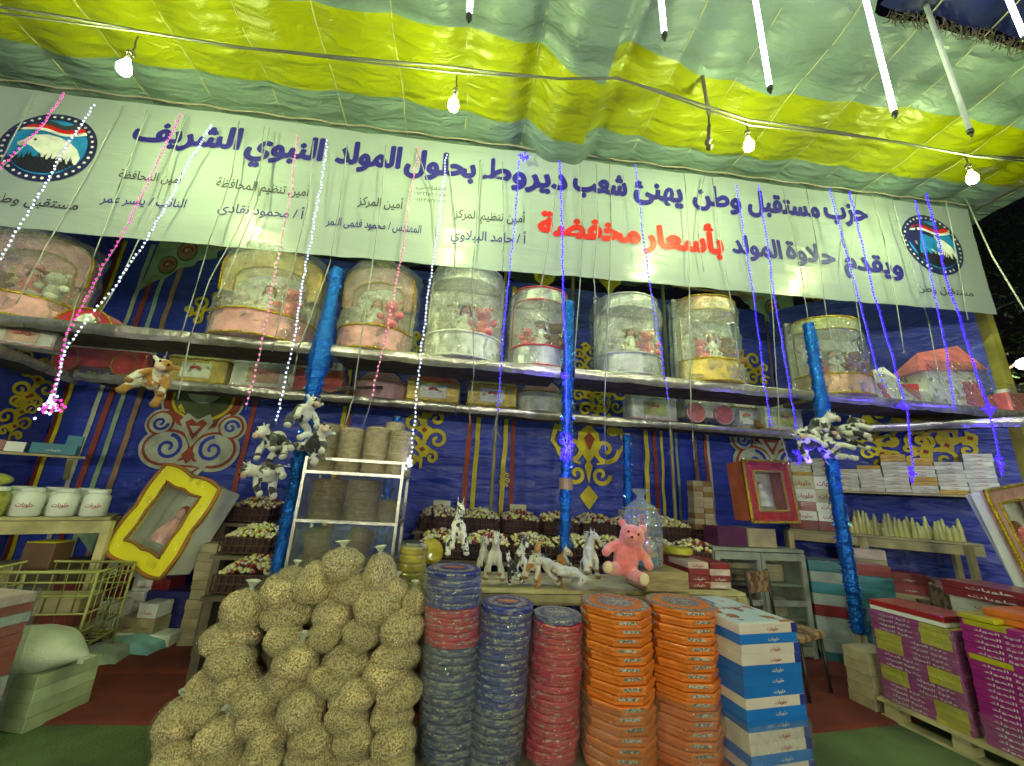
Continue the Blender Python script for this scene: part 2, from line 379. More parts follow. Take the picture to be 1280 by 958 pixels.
# ------------------------------------------------------------------ printed banner
t = thing('banner', 'long white printed vinyl banner with blue and red Arabic lettering under the tent roof', 'banner', (0, BY, 4.3), world=True)
mb = MB(); mb.grid(lambda u, v: (lerp(BX0, BX1, u)+.05*v*(u > .99), bwave(lerp(BX0, BX1, u), lerp(bbot(lerp(BX0, BX1, u)), btop(lerp(BX0, BX1, u)), v)),
        lerp(bbot(lerp(BX0, BX1, u)), btop(lerp(BX0, BX1, u)), v)+(.012*noise.noise(Vector((u*60, 0, 0))))), 260, 34)
mb.build('sheet', mat('white_vinyl', (.46, .53, .55), .32, var=.05, vs=1.5, bump=.6, bs=3.0, rnd=0, stretch=(.5, 1, 2.8), coat=.4, crough=.15, bd=.03), t)
bm_ = _m['white_vinyl'].node_tree; tl_ = bm_.nodes.new('ShaderNodeBsdfTranslucent'); tl_.inputs[0].default_value = (.7, .8, .75, 1); mx_ = bm_.nodes.new('ShaderNodeMixShader'); mx_.inputs[0].default_value = .38
bm_.links.new(bm_.nodes['Principled BSDF'].outputs[0], mx_.inputs[1]); bm_.links.new(tl_.outputs[0], mx_.inputs[2]); bm_.links.new(mx_.outputs[0], bm_.nodes['Material Output'].inputs[0])
def bpos(p): X, Z = p.x, p.z; return Vector((X, bwave(X, Z)-.006, Z))
def bword(txt, xl, yl, xr, yr, hpx, m, bold=.02, parent=t, arab=True):
    vs, fs, asp = glyphs(txt, min(bold, .014), arab); L = A(xl, yl, BY); R = A(xr, yr, BY); h = hpx*(mpp(L)+mpp(R))/2/.70
    mb = MB(); e = bold*.75 if bold > .02 else 0; dw = (R-L).length/h/max(asp, .1)
    for q, (ex, ez) in enumerate(((0, 0), (e, 0), (-e, 0), (0, e), (0, -e), (e*.7, e*.7), (-e*.7, -e*.7)) if e else ((0, 0),)):
        mb._add([bpos(L+(R-L)*u+Vector((ex*h, 0, (v+ez)*h)))-Vector((0, .0004*q, 0)) for u, v in vs], fs, False)
    return mb.build('lettering', m, parent)
for a in (('الشريف', 166, 175, 298, 188), ('النبوي', 307, 192, 401, 200), ('المولد', 419, 202, 499, 211), ('بحلول', 506, 213, 593, 223), ('ديروط', 604, 224, 708, 238),
          ('شعب', 717, 237, 783, 245), ('يهنئ', 793, 245, 853, 253), ('وطن', 867, 253, 926, 261), ('مستقبل', 936, 262, 1025, 272), ('حزب', 1032, 271, 1085, 277)):
    bword(*a, 31 if a[1] < 800 else 27, navy, .042)
for a in (('ويقدم', 1056, 334, 1128, 345), ('حلاوة', 983, 323, 1045, 331), ('المولد', 916, 315, 977, 324)): bword(*a, 25, navy, .036)
for a in (('بأسعار', 804, 308, 904, 317), ('مخفضة', 673, 292, 799, 305)): bword(*a, 30, redp, .055)
for a in (('أمين المحافظة', 147, 222, 226, 230, 12), ('أمين تنظيم المحافظة', 270, 234, 385, 245, 13), ('أمين المركز', 447, 256, 503, 262, 12), ('أمين تنظيم المركز', 567, 272, 656, 279, 12)):
    bword(*a, dkp, .012)
for a in (('النائب / ياسر عمر', 125, 253, 231, 260, 12), ('أ / محمود نقادى', 272, 265, 378, 273, 13), ('المهندس / محمود فهمى النمر', 407, 280, 526, 292, 11), ('أ / حامد الببلاوي', 563, 298, 657, 305, 13)):
    bword(*a, navy, .012)
for a in (('للتقاضى', 520, 236, 557, 239, 5), ('٠١٢٢١٥٨٨٥٧', 519, 244, 558, 247, 5), ('٠١١٢٣٥٣٣٨٢٨', 519, 252, 559, 255, 5)): bword(*a, dkp, .0)
bword('مستقبل وطن', -14, 252, 97, 263, 13, dkp, .02); bword('مستقبل وطن', 1146, 364, 1217, 371, 9, dkp, .02)
# round party emblems
sky_b = mat('print_sky_blue', (.02, .25, .62), .4, rnd=0); wpr = mat('print_white', (.78, .80, .78), .4, rnd=0)
def emblem(px, py, hpx, wpx):
    c = A(px, py, BY); s = mpp(c); ry = hpx*s/2; rx = wpx*s/2*.62; rx = ry*1.02
    g = thing_part = bpy.data.objects.new('emblem', None); COL.objects.link(g); g.parent = t; g.location = c-t.location
    def put(nm, polys, k, m):
        mb = MB()
        for poly in polys: mb._add([Vector((c.x+x*rx, bwave(c.x+x*rx, c.z+z*ry)-.004-.0022*k, c.z+z*ry)) for x, z in poly], [list(range(len(poly)))], False)
        o_ = mb.build(nm.strip('_'), m, g, org=c)
        if nm in ('dots_', 'crowd_silhouette'): o_['kind'] = 'stuff'
    def disc(r, n=48, cx=0, cz=0): return [(cx+r*cos(2*pi*i/n), cz+r*sin(2*pi*i/n)) for i in range(n)]
    put('ring', [disc(1)], 1, mat('print_navy_ring', (.02, .02, .10), .4, rnd=0)); put('sky', [disc(.80)], 2, sky_b)
    put('dots_', [disc(.035, 8, .9*cos(a), .9*sin(a)) for a in [2*pi*i/36 for i in range(36)]], 2, wpr)
    def band(z0, z1, cu=.18):
        pts = []
        xs = [lerp(-1, 1, i/24) for i in range(25)]
        f = lambda x, z: z+cu*(x*x)-.05*sin(x*4)
        for x in xs: pts.append((x*sqrt(max(0, .64-min(.63, z0*z0))), f(x, z0)-.15*x*x))
        for x in reversed(xs): pts.append((x*sqrt(max(0, .64-min(.63, z1*z1))), f(x, z1)-.15*x*x))
        return pts
    put('flag_band', [band(.56, .70)], 3, dkp); put('flag_band', [band(.46, .57)], 4, redp); put('flag_band', [band(.38, .46)], 5, wpr)
    eagle = [(-.62, .02), (-.52, .10), (-.50, .17), (-.36, .28), (-.12, .34), (.15, .30), (.42, .18), (.62, .0), (.74, -.22), (.70, -.42), (.55, -.36), (.50, -.52), (.36, -.38), (.26, -.5), (.14, -.32),
             (.0, -.42), (-.08, -.24), (-.2, -.16), (-.32, -.06), (-.44, -.02), (-.52, -.10), (-.60, -.08)]
    put('eagle_head', [eagle], 4, wpr); put('eye', [disc(.035, 10, -.30, .14)], 5, dkp)
    put('beak', [[(-.62, .02), (-.50, .05), (-.44, -.02), (-.52, -.10), (-.60, -.08)]], 5, mat('print_grey', (.45, .47, .42), .4, rnd=0))
    rr = random.Random(3); ppl = []
    for i in range(22):
        x = -.62+1.24*i/21; h = .06+.12*rr.random()+.08*(1-abs(x)); b = -sqrt(.62-x*x)+.02; w = .028
        ppl.append([(x-w, b), (x+w, b), (x+w, -.62+h), (x+.10*rr.uniform(-1, 1), -.5+h+.1), (x-w, -.62+h)]); ppl.append(disc(.04, 8, x, -.58+h))
    put('crowd_silhouette', ppl, 5, mat('print_black', (.02, .02, .035), .4, rnd=0))
emblem(61, 184, 104, 124); emblem(1166, 306, 86, 79)
# ------------------------------------------------------------------ rope, cables, lamps
def sag(a, b, s, n=10): a = Vector(a); b = Vector(b); return [a.lerp(b, i/n)-Vector((0, 0, s*sin(pi*i/n))) for i in range(n+1)]
mb = MB(); pts = []
for i in range(90): X = lerp(-6, 6.3, i/89); pts.append((X, BY-.05, btop(X)+.015+.012*sin(i*1.7)))
mb.tube(pts, .009, 5); tag(mb.build('rope', mat('grey_rope', (.30, .27, .20), .8)), 'thin rope stretched along the top edge of the banner', 'rope')
cab = [(-40, 2), (0, 9), (95, 24), (190, 42), (300, 60), (460, 75), (565, 84), (608, 90), (700, 99), (770, 98), (850, 122), (935, 150), (1030, 163), (1120, 178), (1215, 195), (1300, 199)]
pts = [A(x, y, 2.36) for x, y in cab]
mb = MB(); mb.tube(pts, .010, 5); tag(mb.build('power_cable', mat('cable_grey', (.12, .12, .10), .5)), 'upper grey power cable slung under the roof, feeding the bulbs', 'cable')
mb = MB(); mb.tube([p-Vector((0, .02, .05+.035*sin(i*1.3))) for i, p in enumerate(pts)], .007, 5); tag(mb.build('power_cable', _m['cable_grey']), 'lower thin twin of the roof cable, looping just beneath it', 'cable')
bulbm = glow('bulb_glow', (.80, 1.0, .38), BULB); tubem = glow('tube_glow', (.80, .80, 1.0), TUBE)
sockm = mat('socket_brown', (.10, .09, .06), .5)
def bulb(x, y, lab, p=None):
    p = A(x, y, 2.42) if p is None else Vector(p)
    r = thing('light_bulb', lab, 'bulb', p, group=None)
    mb = MB(); mb.lathe([(.012, .075), (.018, .05), (.034, .02), (.042, -.015), (.036, -.045), (.018, -.062), (.004, -.066)], 14); mb.smooth = True; mb.sm = [True]*len(mb.sm); mb.build('glass', bulbm, r)
    mb = MB(); mb.cyl((0, 0, .076), .017, .04, 10); mb.cyl((0, 0, .117), .022, .03, 10); mb.tube([(0, 0, .14), (.01, 0, .19), (.0, 0, .24), (0, 0, .30)], .006, 5); mb.build('socket', sockm, r)
    return r
bulb(156, 84, 'glowing bulb above the left emblem of the banner, leftmost of the roof bulbs'); bulb(567, 130, 'glowing clear bulb hanging above the middle of the banner, left of the roof fold')
bulb(936, 181, 'glowing bulb hanging beside the dark knotted cable end'); bulb(1215, 222, 'glowing bulb at the right end of the roof, below the unlit tube')
bulbm = glow('roof_fill_glow', (.95, 1.0, .60), 170.0)  # unseen bulbs added under the roof to lift the stall
for i, (X, Y) in enumerate(((-2.8, .2), (.3, -.1), (3.4, .2), (-1.2, -1.6), (2.0, -1.6))):
    bulb(0, 0, '%s added fill bulb, unseen, under the tent roof behind the viewer' % ORD[i], (X, Y, 4.75))
bulbm = glow('rear_fill_glow', (.95, 1.0, .66), REAR)  # low bulbs added behind the camera to light shelves and curtain
for i, (X, Y, Z_) in enumerate(((-4.2, -1.4, 3.2), (-1.4, -1.8, 3.3), (1.6, -1.8, 3.2), (4.4, -1.4, 3.3))):
    bulb(0, 0, '%s added unseen fill bulb hung low behind the viewer' % ORD[i], (X, Y, Z_))
bulbm = glow('far_fill_glow', (1.0, 1.0, .74), 3400.0)  # distant unseen bulbs added behind the camera for an even fill
for i, (X, Y, Z_) in enumerate(((-5.5, -6.5, 2.25), (-2.0, -6.8, 2.2), (1.5, -6.8, 2.25), (5.0, -6.5, 2.2))):
    bulb(0, 0, '%s added very bright fill bulb, unseen, far behind the viewer' % ORD[i], (X, Y, Z_))
def tube_light(x0, y0, x1, y1, Y, lab, lit=True, p=None):
    a = A(x0, y0, Y); b = A(x1, y1, Y) if p is None else None
    if p is not None: a, b = Vector(p[0]), Vector(p[1])
    d = (b-a).normalized()
    r = thing('tube_light', lab, 'tube light', b, world=True)
    mb = MB(); mb.tube([a, b-d*.035], .0145, 12); mb.build('tube', tubem if lit else mat('unlit_tube', (.50, .56, .54), .3, rnd=0), r)
    mb = MB(); mb.tube([b-d*.036, b-d*.01], .017, 10); mb.tube([b-d*.01, b+d*.02], .012, 8, .006); mb.tube([a, a-d*.04], .017, 10); mb.build('end_cap', black, r)
def up(x1, y1, Y, L, lean=0):
    b = A(x1, y1, Y); return (b+Vector((lean, 0, L)), b)
tube_light(0, 0, 0, 0, 0, 'lit white tube hanging at top centre, only its lower end in view', p=up(586, 25, 1.45, 1.15, -.03))
tube_light(0, 0, 0, 0, 0, 'lit white tube hanging just right of the roof fold', p=up(831, 48, 1.45, 1.15, -.02))
tube_light(0, 0, 0, 0, 0, 'lit white tube hanging between the roof fold and the long slanting tube', p=up(963, 114, 1.6, 1.2, .0))
tube_light(0, 0, 0, 0, 0, 'longest lit white tube in view, slanting, left of the unlit tube', p=up(1119, 145, 1.6, 1.2, .02))
tube_light(0, 0, 0, 0, 0, 'unlit greyish tube hanging at the right between two lit ones', lit=False, p=up(1214, 168, 1.6, 1.2, -.02))
tube_light(0, 0, 0, 0, 0, 'lit white tube cut by the right edge of the view', p=up(1282, 50, 1.5, 1.15, .0))
# dark cable tail with knot
mb = MB(); a = A(862, 0, 2.3); pts = [A(x, y, Y) for x, y, Y in ((862, -30, 2.2), (868, 20, 2.25), (872, 60, 2.3), (879, 100, 2.4), (885, 140, 2.5), (887, 158, 2.5), (886, 182, 2.5))]
mb.tube(pts, .017, 6, .012); mb.tube([p+Vector((.02*sin(i*2), 0, 0)) for i, p in enumerate(pts)], .012, 5)
for k in range(5): mb.ell(pts[-1]+Vector((.012*sin(k*2), .0, .025*k-.03)), (.028, .02, .018))
tag(mb.build('cable_bundle', mat('dark_cable', (.07, .06, .04), .7)), 'dark bundled cable end hanging with a knot left of a bulb', 'cable')
# tie ropes at right
mb = MB(); mb.tube([A(1208, 250, 3.3), A(1240, 320, 3.1), A(1285, 395, 2.9)], .008, 5); tag(mb.build('guy_rope', mat('pale_rope', (.5, .52, .42), .8)), 'pale guy rope running down to the right from the banner corner', 'rope')
# ------------------------------------------------------------------ LED strings and dead cords
cordpts = {}
def led(path, col, lab, Y=3.27, dens=.036, r=.0078, tail=None, dx=0):
    w0 = [A(x, y, Y) for x, y in path]; ws = []
    for a, b in zip(w0, w0[1:]):
        for k in range(4): q = a.lerp(b, k/4); ws.append(q+Vector((.014*noise.noise(q*4), .010*noise.noise(q*5+Vector((3, 0, 0))), 0)))
    ws.append(w0[-1])
    t = thing('led_string', lab, 'light string', ws[0], world=True)
    mb = MB(); mb.tube(ws+([A(x, y, Y) for x, y in tail] if tail else []), .0035, 4); mb.build('cord', cord_m, t)
    mb = MB(); rr = random.Random(int(path[0][0]))
    for a, b in zip(ws, ws[1:]):
        n = max(1, int((b-a).length/dens))
        for i in range(n):
            p = a.lerp(b, i/n)+Vector((rr.uniform(-.007, .007), -.006, rr.uniform(-.004, .004))); mb.lathe([(.2*r, -r*1.2), (r, -r*.4), (r, r*.4), (.2*r, r*1.2)], 5, p)
    tag(mb.build('light_beads', col, t), kind='stuff')
    return ws
pink = glow('led_pink', (1, .04, .36), 2.2, False); cool = glow('led_white', (.60, .70, 1), 2.2, False); blue = glow('led_blue', (.03, .01, 1), 4.0, False)
pale = glow('led_pale_pink', (1, .20, .40), 1.6, False)
led([(82, 118), (48, 162), (-8, 222)], pink, 'pink light string slanting across the left emblem')
led([(226, 145), (195, 210), (161, 280), (121, 349), (85, 418), (72, 475), (62, 505)], pink, 'pink light string falling from the banner to the tangle at far left')
led([(372, 171), (362, 255), (344, 340), (328, 430), (307, 512)], pale, 'pale pink light string hanging left of the first blue post')
led([(524, 184), (510, 265), (497, 350), (480, 430), (464, 500)], pale, 'pale pink light string above the glass showcase', tail=[(460, 515), (452, 537)])
led([(118, 132), (75, 200), (35, 270), (-6, 335)], cool, 'white light string slanting off the left edge of the view')
led([(263, 158), (225, 225), (185, 300), (145, 357), (110, 400), (82, 440), (72, 480), (66, 508)], cool, 'white light string falling to the tangle at far left', dens=.032)
led([(410, 177), (400, 240), (385, 320), (368, 420), (354, 490), (345, 531)], cool, 'white light string ending at the plush cows left of the first post', dens=.032)
led([(558, 195), (552, 250), (540, 338), (530, 410), (521, 490), (513, 576)], cool, 'white light string ending at the corner of the glass showcase', dens=.032)
led([(648, 203), (644, 270), (637, 338), (628, 430), (622, 518)], blue, 'blue light string hanging left of the middle blue post', tail=[(618, 535), (612, 550), (620, 556), (626, 548), (620, 538)])
led([(700, 203), (702, 290), (704, 370), (708, 455), (709, 520), (708, 588)], blue, 'bright blue light string wound down the middle blue post', dens=.028, r=.009, Y=3.24)
led([(794, 207), (802, 280), (812, 357), (824, 430), (836, 505)], blue, 'thin blue light string right of the middle post', dens=.04, tail=[(838, 540), (842, 572), (836, 566), (842, 560)])
led([(920, 233), (930, 300), (943, 380), (955, 480), (963, 537)], blue, 'blue light string left of the right hand blue post', dens=.034)
led([(948, 233), (958, 300), (972, 400), (986, 480), (996, 549), (1001, 578)], blue, 'blue light string ending in a bright cluster at the plush cows', dens=.032)
led([(1037, 237), (1052, 300), (1072, 370), (1096, 462), (1108, 490)], blue, 'thin blue light string over the red and clear gift', dens=.034)
led([(1061, 241), (1078, 310), (1098, 390), (1120, 465), (1133, 515), (1139, 560), (1140, 600)], blue, 'bright blue light string ending among the white boxes', dens=.030, r=.009)
led([(1144, 252), (1153, 299), (1166, 360), (1182, 440), (1193, 515)], blue, 'thin blue light string across the right emblem', dens=.03)
led([(1157, 244), (1172, 300), (1185, 357), (1202, 410), (1219, 465), (1234, 506), (1246, 560), (1252, 598)], blue, 'bright blue light string ending beside the framed pink gift', dens=.030, r=.010)
# tangles of lit beads
def tangle(x, y, ms, n, r, lab, Y=3.25, ry=1.3, e=None):
    c = A(x, y, Y); t = thing('light_tangle', lab, 'light tangle', c); rr = random.Random(x)
    pts = [Vector((rr.gauss(0, r), rr.gauss(0, r*.5), rr.gauss(0, r*ry))) for _ in range(n)]
    mb = MB(); mb.tube(pts[:max(5, n//2)], .0035, 4); mb.build('cord', cord_m, t)
    for m in ms:
        mb = MB(); mb.k = 0
        for p in pts[ms.index(m)::len(ms)]: mb.ell(p, (.009, .009, .011), 6, 4)
        tag(mb.build('light_beads', m, t), kind='stuff')
    if e:
        l = bpy.data.lights.new('bead_glow', 'POINT'); l.energy = e[1]; l.color = e[0]; l.shadow_soft_size = .05; o = bpy.data.objects.new('bead_glow', l); COL.objects.link(o); o.parent = t; o.location = (0, -.10, 0)
tangle(65, 508, [cool, pink], 44, .030, 'tangle of white and pink beads at the far left', e=((.8, .7, 1), .5))
tangle(513, 578, [cool], 20, .018, 'small tangle of white beads on the showcase corner', e=((.8, .8, 1), .35))
tangle(708, 560, [blue], 40, .030, 'glowing blue tangle on the middle blue post', ry=3.2, Y=3.2, e=((.1, .05, 1), 9))
tangle(706, 470, [blue], 16, .02, 'small blue tangle where the middle post meets the upper shelf', ry=1.6, Y=3.2, e=((.1, .05, 1), 4))
tangle(999, 573, [blue], 16, .016, 'blue bead loop beside the spotted cows at right', ry=2.0, e=((.1, .05, 1), 4))
tangle(1139, 592, [blue], 26, .014, 'blue bead tassel in front of the white boxes', ry=2.5, e=((.1, .05, 1), 3))
tangle(1130, 508, [blue], 22, .025, 'blue bead knot on the upper shelf edge left of the pink gift house', ry=.8, e=((.1, .05, 1), 3))
tangle(1237, 512, [blue], 28, .026, 'blue bead knot on the upper shelf edge at far right', ry=1.2, e=((.1, .05, 1), 3))
tangle(1250, 580, [blue], 26, .016, 'long blue bead tassel at the far right edge', ry=2.6, e=((.1, .05, 1), 3))
tangle(655, 196, [blue], 20, .03, 'blue tangle at the top edge of the banner', ry=.5, e=((.1, .05, 1), .5))
cords = [((46, 118), (-6, 215)), ((154, 132), (110, 215), (56, 312), (20, 380)), ((185, 137), (158, 210), (130, 286), (98, 370), (80, 430)), ((232, 143), (196, 250), (150, 350), (120, 400)),
         ((299, 152), (290, 220), (262, 300), (226, 420)), ((337, 160), (318, 240), (295, 290), (262, 350), (238, 420), (222, 500)), ((330, 158), (322, 250), (290, 330), (268, 380)),
         ((392, 176), (384, 260), (362, 350), (340, 440)), ((434, 180), (424, 260), (412, 330), (372, 440), (366, 470)), ((482, 182), (478, 240), (470, 300), (452, 420), (441, 500), (430, 535)),
         ((600, 200), (595, 290), (590, 350), (592, 470), (585, 545)), ((628, 203), (630, 300), (628, 340)), ((725, 207), (728, 300), (724, 370), (718, 450)), ((762, 206), (764, 290), (759, 400), (756, 500), (757, 590)),
         ((855, 216), (861, 300), (862, 400), (864, 520), (868, 575)), ((890, 222), (900, 300), (918, 400), (925, 470)), ((978, 235), (1000, 330), (1010, 400)), ((1008, 236), (1025, 330), (1034, 400), (1050, 470)),
         ((1090, 244), (1105, 300), (1121, 380), (1130, 440)), ((1114, 246), (1135, 320), (1160, 400), (1175, 480)), ((1182, 250), (1196, 320), (1210, 400)), ((745, 206), (748, 280), (742, 340), (744, 372)),
         ((880, 220), (872, 290), (880, 340)), ((520, 186), (540, 240), (545, 300)), ((560, 196), (570, 290), (567, 340)), ((700, 204), (690, 280), (676, 360)), ((1070, 244), (1062, 330), (1080, 440)), ((960, 300), (968, 430), (975, 540), (985, 575))]
for i, c in enumerate(cords):
    mb = MB(); pts = [A(x, y, 3.30) for x, y in c]; fine = []
    for a, b in zip(pts, pts[1:]):
        for k in range(5): fine.append(a.lerp(b, k/5)+Vector((.010*noise.noise(a*3+Vector((k, i, 0))), 0, 0)))
    fine.append(pts[-1])
    if i % 3 == 0:
        e = fine[-1]; fine += [e+Vector((.02, 0, -.03)), e+Vector((.035, 0, -.005)), e+Vector((.01, 0, .02)), e+Vector((-.02, 0, -.02))]
    mb.tube(fine, .0055, 4); tag(mb.build('unlit_cord', cord_m), 'thin grey unlit cord over the banner, %s from the left' % nth(sorted(q[0][0] for q in cords).index(c[0][0])), 'cord', 'unlit cords hanging over the banner and shelves')
# ------------------------------------------------------------------ posts
tin = mat('blue_tinsel_foil', (.008, .09, .48), .22, metal=.8, var=.35, vs=30, bump=1, bs=60, rnd=0, col2=(.02, .20, .70))
tin_sp = mat('blue_tinsel_strand', (.03, .20, .80), .2, metal=.8, rnd=0)
tin_s2 = mat('pale_tinsel_strand', (.22, .50, .95), .12, metal=.9, rnd=0); tin_s3 = mat('deep_tinsel_strand', (.01, .06, .45), .15, metal=.9, rnd=0)
def tinsel_post(X, Y, z1, r, lab, n, z0=0, wood_to=.35, bulge=None):
    t = thing('tinsel_post', lab, 'post', (X, Y, z0))
    mb = MB(); mb.box((0, 0, (z1-z0)/2), (r*1.5, r*1.5, z1-z0)); mb.build('timber', mat('post_timber', (.42, .38, .24), .8, bump=.4), t)
    prof = []; zz = wood_to; rr = random.Random(n)
    while zz < z1-z0+.01: b = 1+rr.uniform(-.07, .09)+(bulge[1]*math.exp(-((zz+z0-bulge[0])/bulge[2])**2) if bulge else 0); prof.append((r*1.12*b, zz)); zz += .035
    mb = MB(); mb.lathe(prof, 14, jit=.05); mb.build('foil_wrap', tin, t)
    mb = MB()
    for _ in range(int((z1-z0)*480)):
        z = rr.uniform(wood_to, z1-z0); a = rr.uniform(0, 2*pi); bb = 1+(bulge[1]*math.exp(-((z+z0-bulge[0])/bulge[2])**2) if bulge else 0)
        p = Vector((cos(a), sin(a), 0))*r*1.1*bb+Vector((0, 0, z)); L = rr.uniform(.012, .034); d = Vector((cos(a+rr.uniform(-.9, .9)), sin(a+rr.uniform(-.9, .9)), rr.uniform(-1.4, .9)))
        mb._add([p, p+d*L+Vector((0, 0, .003)), p+Vector((rr.uniform(-.01, .01), 0, rr.uniform(.004, .012)))], [[0, 1, 2]])
        mb.mi[-1] = rr.choice((0, 0, 1, 2))
    tag(mb.build('tinsel_strands', [tin_sp, tin_s2, tin_s3], t), kind='stuff'); return t
PY = 3.45
p1 = A(420, 345, PY); p2 = A(711, 382, PY); p3 = A(1010, 402, PY)
tinsel_post(p1.x, PY, 3.42, .044, 'post wrapped in blue tinsel beside the glass showcase, thick at shelf height', 1, bulge=(2.55, .75, .28), wood_to=.1)
tp = tinsel_post(p2.x, PY, 3.36, .043, 'middle post wrapped in blue tinsel with a bare taped patch', 2, wood_to=.1)
mb = MB(); mb.cyl((0, 0, 1.52), .063, .10, 12); mb.build('brown_tape', mat('brown_tape', (.28, .18, .08), .4), tp)
tinsel_post(p3.x, PY, 3.45, .048, 'post wrapped in blue tinsel with a bare wooden foot, before the right table', 3, bulge=(2.5, .25, .15), wood_to=.42)
for x, y0, y1, n, l in ((498, 512, 700, 5, 'short blue tinsel post under the lower shelf behind the showcase'), (783, 542, 660, 6, 'short blue tinsel post under the lower shelf behind the clear doll bag')):
    a = A(x, y0, 4.62); tinsel_post(a.x, 4.62, 2.25, .045, l, n, wood_to=.1)
mb = MB(); a = A(1222, 385, 3.62); b = A(1243, 520, 3.62); mb.beam((6.47, 3.64, 0), (6.42, 3.64, 4.9), .12, .10)
tag(mb.build('corner_post', mat('yellow_bamboo_post', (.45, .40, .08), .6, var=.3, vs=2, bump=.4, bs=15)), 'thick yellowish wooden post at the right corner of the stall', 'post')
for x0, y0, x1, y1, Y in ((632, 350, 622, 640, 4.7), (716, 350, 722, 385, 4.5), (836, 500, 842, 660, 4.7)):
    a = A(x0, y0, Y); mb = MB(); mb.tube([(a.x, Y, 4.6), (a.x, Y, 0)], .022, 7)
    tag(mb.build('bamboo_pole', mat('bamboo', (.30, .27, .10), .6)), {632: 'thin bamboo pole left of the middle post behind the shelves', 716: 'thin bamboo pole just right of the middle post top', 836: 'thin bamboo pole right of the clear doll bag'}[x0], 'pole')
# ------------------------------------------------------------------ shelves
def shelf(a, b, d, ztop, th, lab, under=0, drop=.05):
    """plank from a to b (front edge, xy), depth d backwards"""
    a = Vector((a[0], a[1], ztop)); b = Vector((b[0], b[1], ztop)); dr = (b-a).normalized(); nrm = Vector((-dr.y, dr.x, 0))
    t = thing('shelf', lab, 'shelf', a, world=True)
    n = max(1, round(d/.19)); w_ = d/n
    for i in range(n):
        mb = MB(); c0 = a+nrm*(w_*(i+.5))-Vector((0, 0, th/2)); mb.beam(c0, c0+(b-a), w_-.008, th-.006*(i % 2)); mb.build('plank', darkwood, t)
    L = (b-a).length; m = int(L/.05); mb = MB()
    def f(u, v):
        q = a+dr*(L*u); j = noise.noise(Vector((u*L*3, v*2, ztop))); k = noise.noise(Vector((u*L*11, v*4, ztop+3)))
        path = [(.07, .012), (0.0, .012), (-.012, -.0), (-.014, -th*.5), (-.010, -th), (.02, -th-drop)]
        s = v*(len(path)-1); i = min(len(path)-2, int(s)); fr = s-i; y = lerp(path[i][0], path[i+1][0], fr); z = lerp(path[i][1], path[i+1][1], fr)
        if i == len(path)-2: z = -th-(drop*fr)*(.5+.9*abs(noise.noise(Vector((u*L*1.3, 7, ztop)))))
        return q+nrm*(y-.010*j-.006*abs(k))+Vector((0, 0, z+.006*k))
    mb.grid(f, m*2, 12, True); mb.build('foil_cover', foil, t)
    return t
US, LS = 2.655, 2.42
shelf((-4.9, 3.46), (p1.x-.07, 3.46), .55, US, .055, 'upper shelf wrapped in foil, left stretch up to the first blue post')
shelf((p1.x+.07, 3.46), (p2.x-.07, 3.46), .55, US, .055, 'upper shelf wrapped in foil, between the first and middle blue posts')
shelf((p2.x+.07, 3.46), (p3.x-.07, 3.46), .55, US, .055, 'upper shelf wrapped in foil, between the middle and right blue posts')
shelf((p3.x+.07, 3.46), (6.9, 3.46), .55, US+.0, .055, 'upper shelf, right stretch beyond the last blue post')
shelf((-4.02, 4.4), (-.1, 4.5), .45, LS, .05, 'lower shelf with foil edge behind the upper one, left half')
shelf((-.09, 4.5), (4.45, 4.5), .45, LS, .05, 'lower shelf with foil edge behind the upper one, right half')
shelf((-3.60, 2.6), (-4.15, 4.6), .45, LS, .045, 'side shelf running forward along the left wall')
shelf((4.45, 4.6), (5.75, 3.1), .4, LS+.07, .045, 'side shelf running forward along the right wall')
for X, q in ((p1.x+.25, 'beside the first'), (p2.x+.2, 'beside the middle')):
    mb = MB(); mb.beam((X-.1, 3.6, 2.30), (X+.1, 4.5, 2.56), .05, .03); tag(mb.build('shelf_strut', darkwood), 'short wooden strut under the upper shelf %s blue post' % q, 'strut')
# ------------------------------------------------------------------ curtains with applique ornament
blue_c = mat('navy_curtain_cloth', (.028, .055, .43), .36, var=.15, vs=1.5, bump=1, bs=3.2, rnd=0, sheen=.15, stretch=(.6, 1, 2.8), bd=.07)
a_white = mat('applique_cream', (.52, .56, .42), .7, rnd=0); a_yel = mat('applique_yellow', (.75, .62, .015), .6, rnd=0)
a_red = mat('applique_rust', (.34, .06, .03), .7, rnd=0); a_grn = mat('applique_pale_green', (.34, .50, .30), .7, rnd=0)
a_org = mat('applique_tan', (.40, .24, .12), .7, rnd=0); a_olv = mat('applique_olive', (.10, .12, .05), .7, rnd=0)
AM = [a_white, a_yel, a_red, a_grn, a_org, a_olv, blue_c]
CY = 5.3
class Wall:
    """vertical cloth plane from p to q; local (s, z), d = distance in front"""
    def __init__(s, p, q): s.p = Vector((p[0], p[1], 0)); s.q = Vector((q[0], q[1], 0)); s.L = (s.q-s.p).length; s.u = (s.q-s.p)/s.L; s.n = Vector((s.u.y, -s.u.x, 0))
    def pt(s, a, z, d=0):
        w_ = .035*noise.noise(Vector((a*1.1+s.p.x, z*.5, 2)))+.018*noise.noise(Vector((a*1.4+s.p.x*2, z*5.0, 7)))*(1 if z < 2.4 else .4)
        return s.p+s.u*a+s.n*(d+w_)+Vector((0, 0, z))
    def hit(s, x, y):
        d = ray(x, y); e = Vector((0, 0, EYE)); t = (s.p-e).dot(s.n)/d.dot(s.n); h = e+d*t; return ((h-s.p).dot(s.u), h.z)
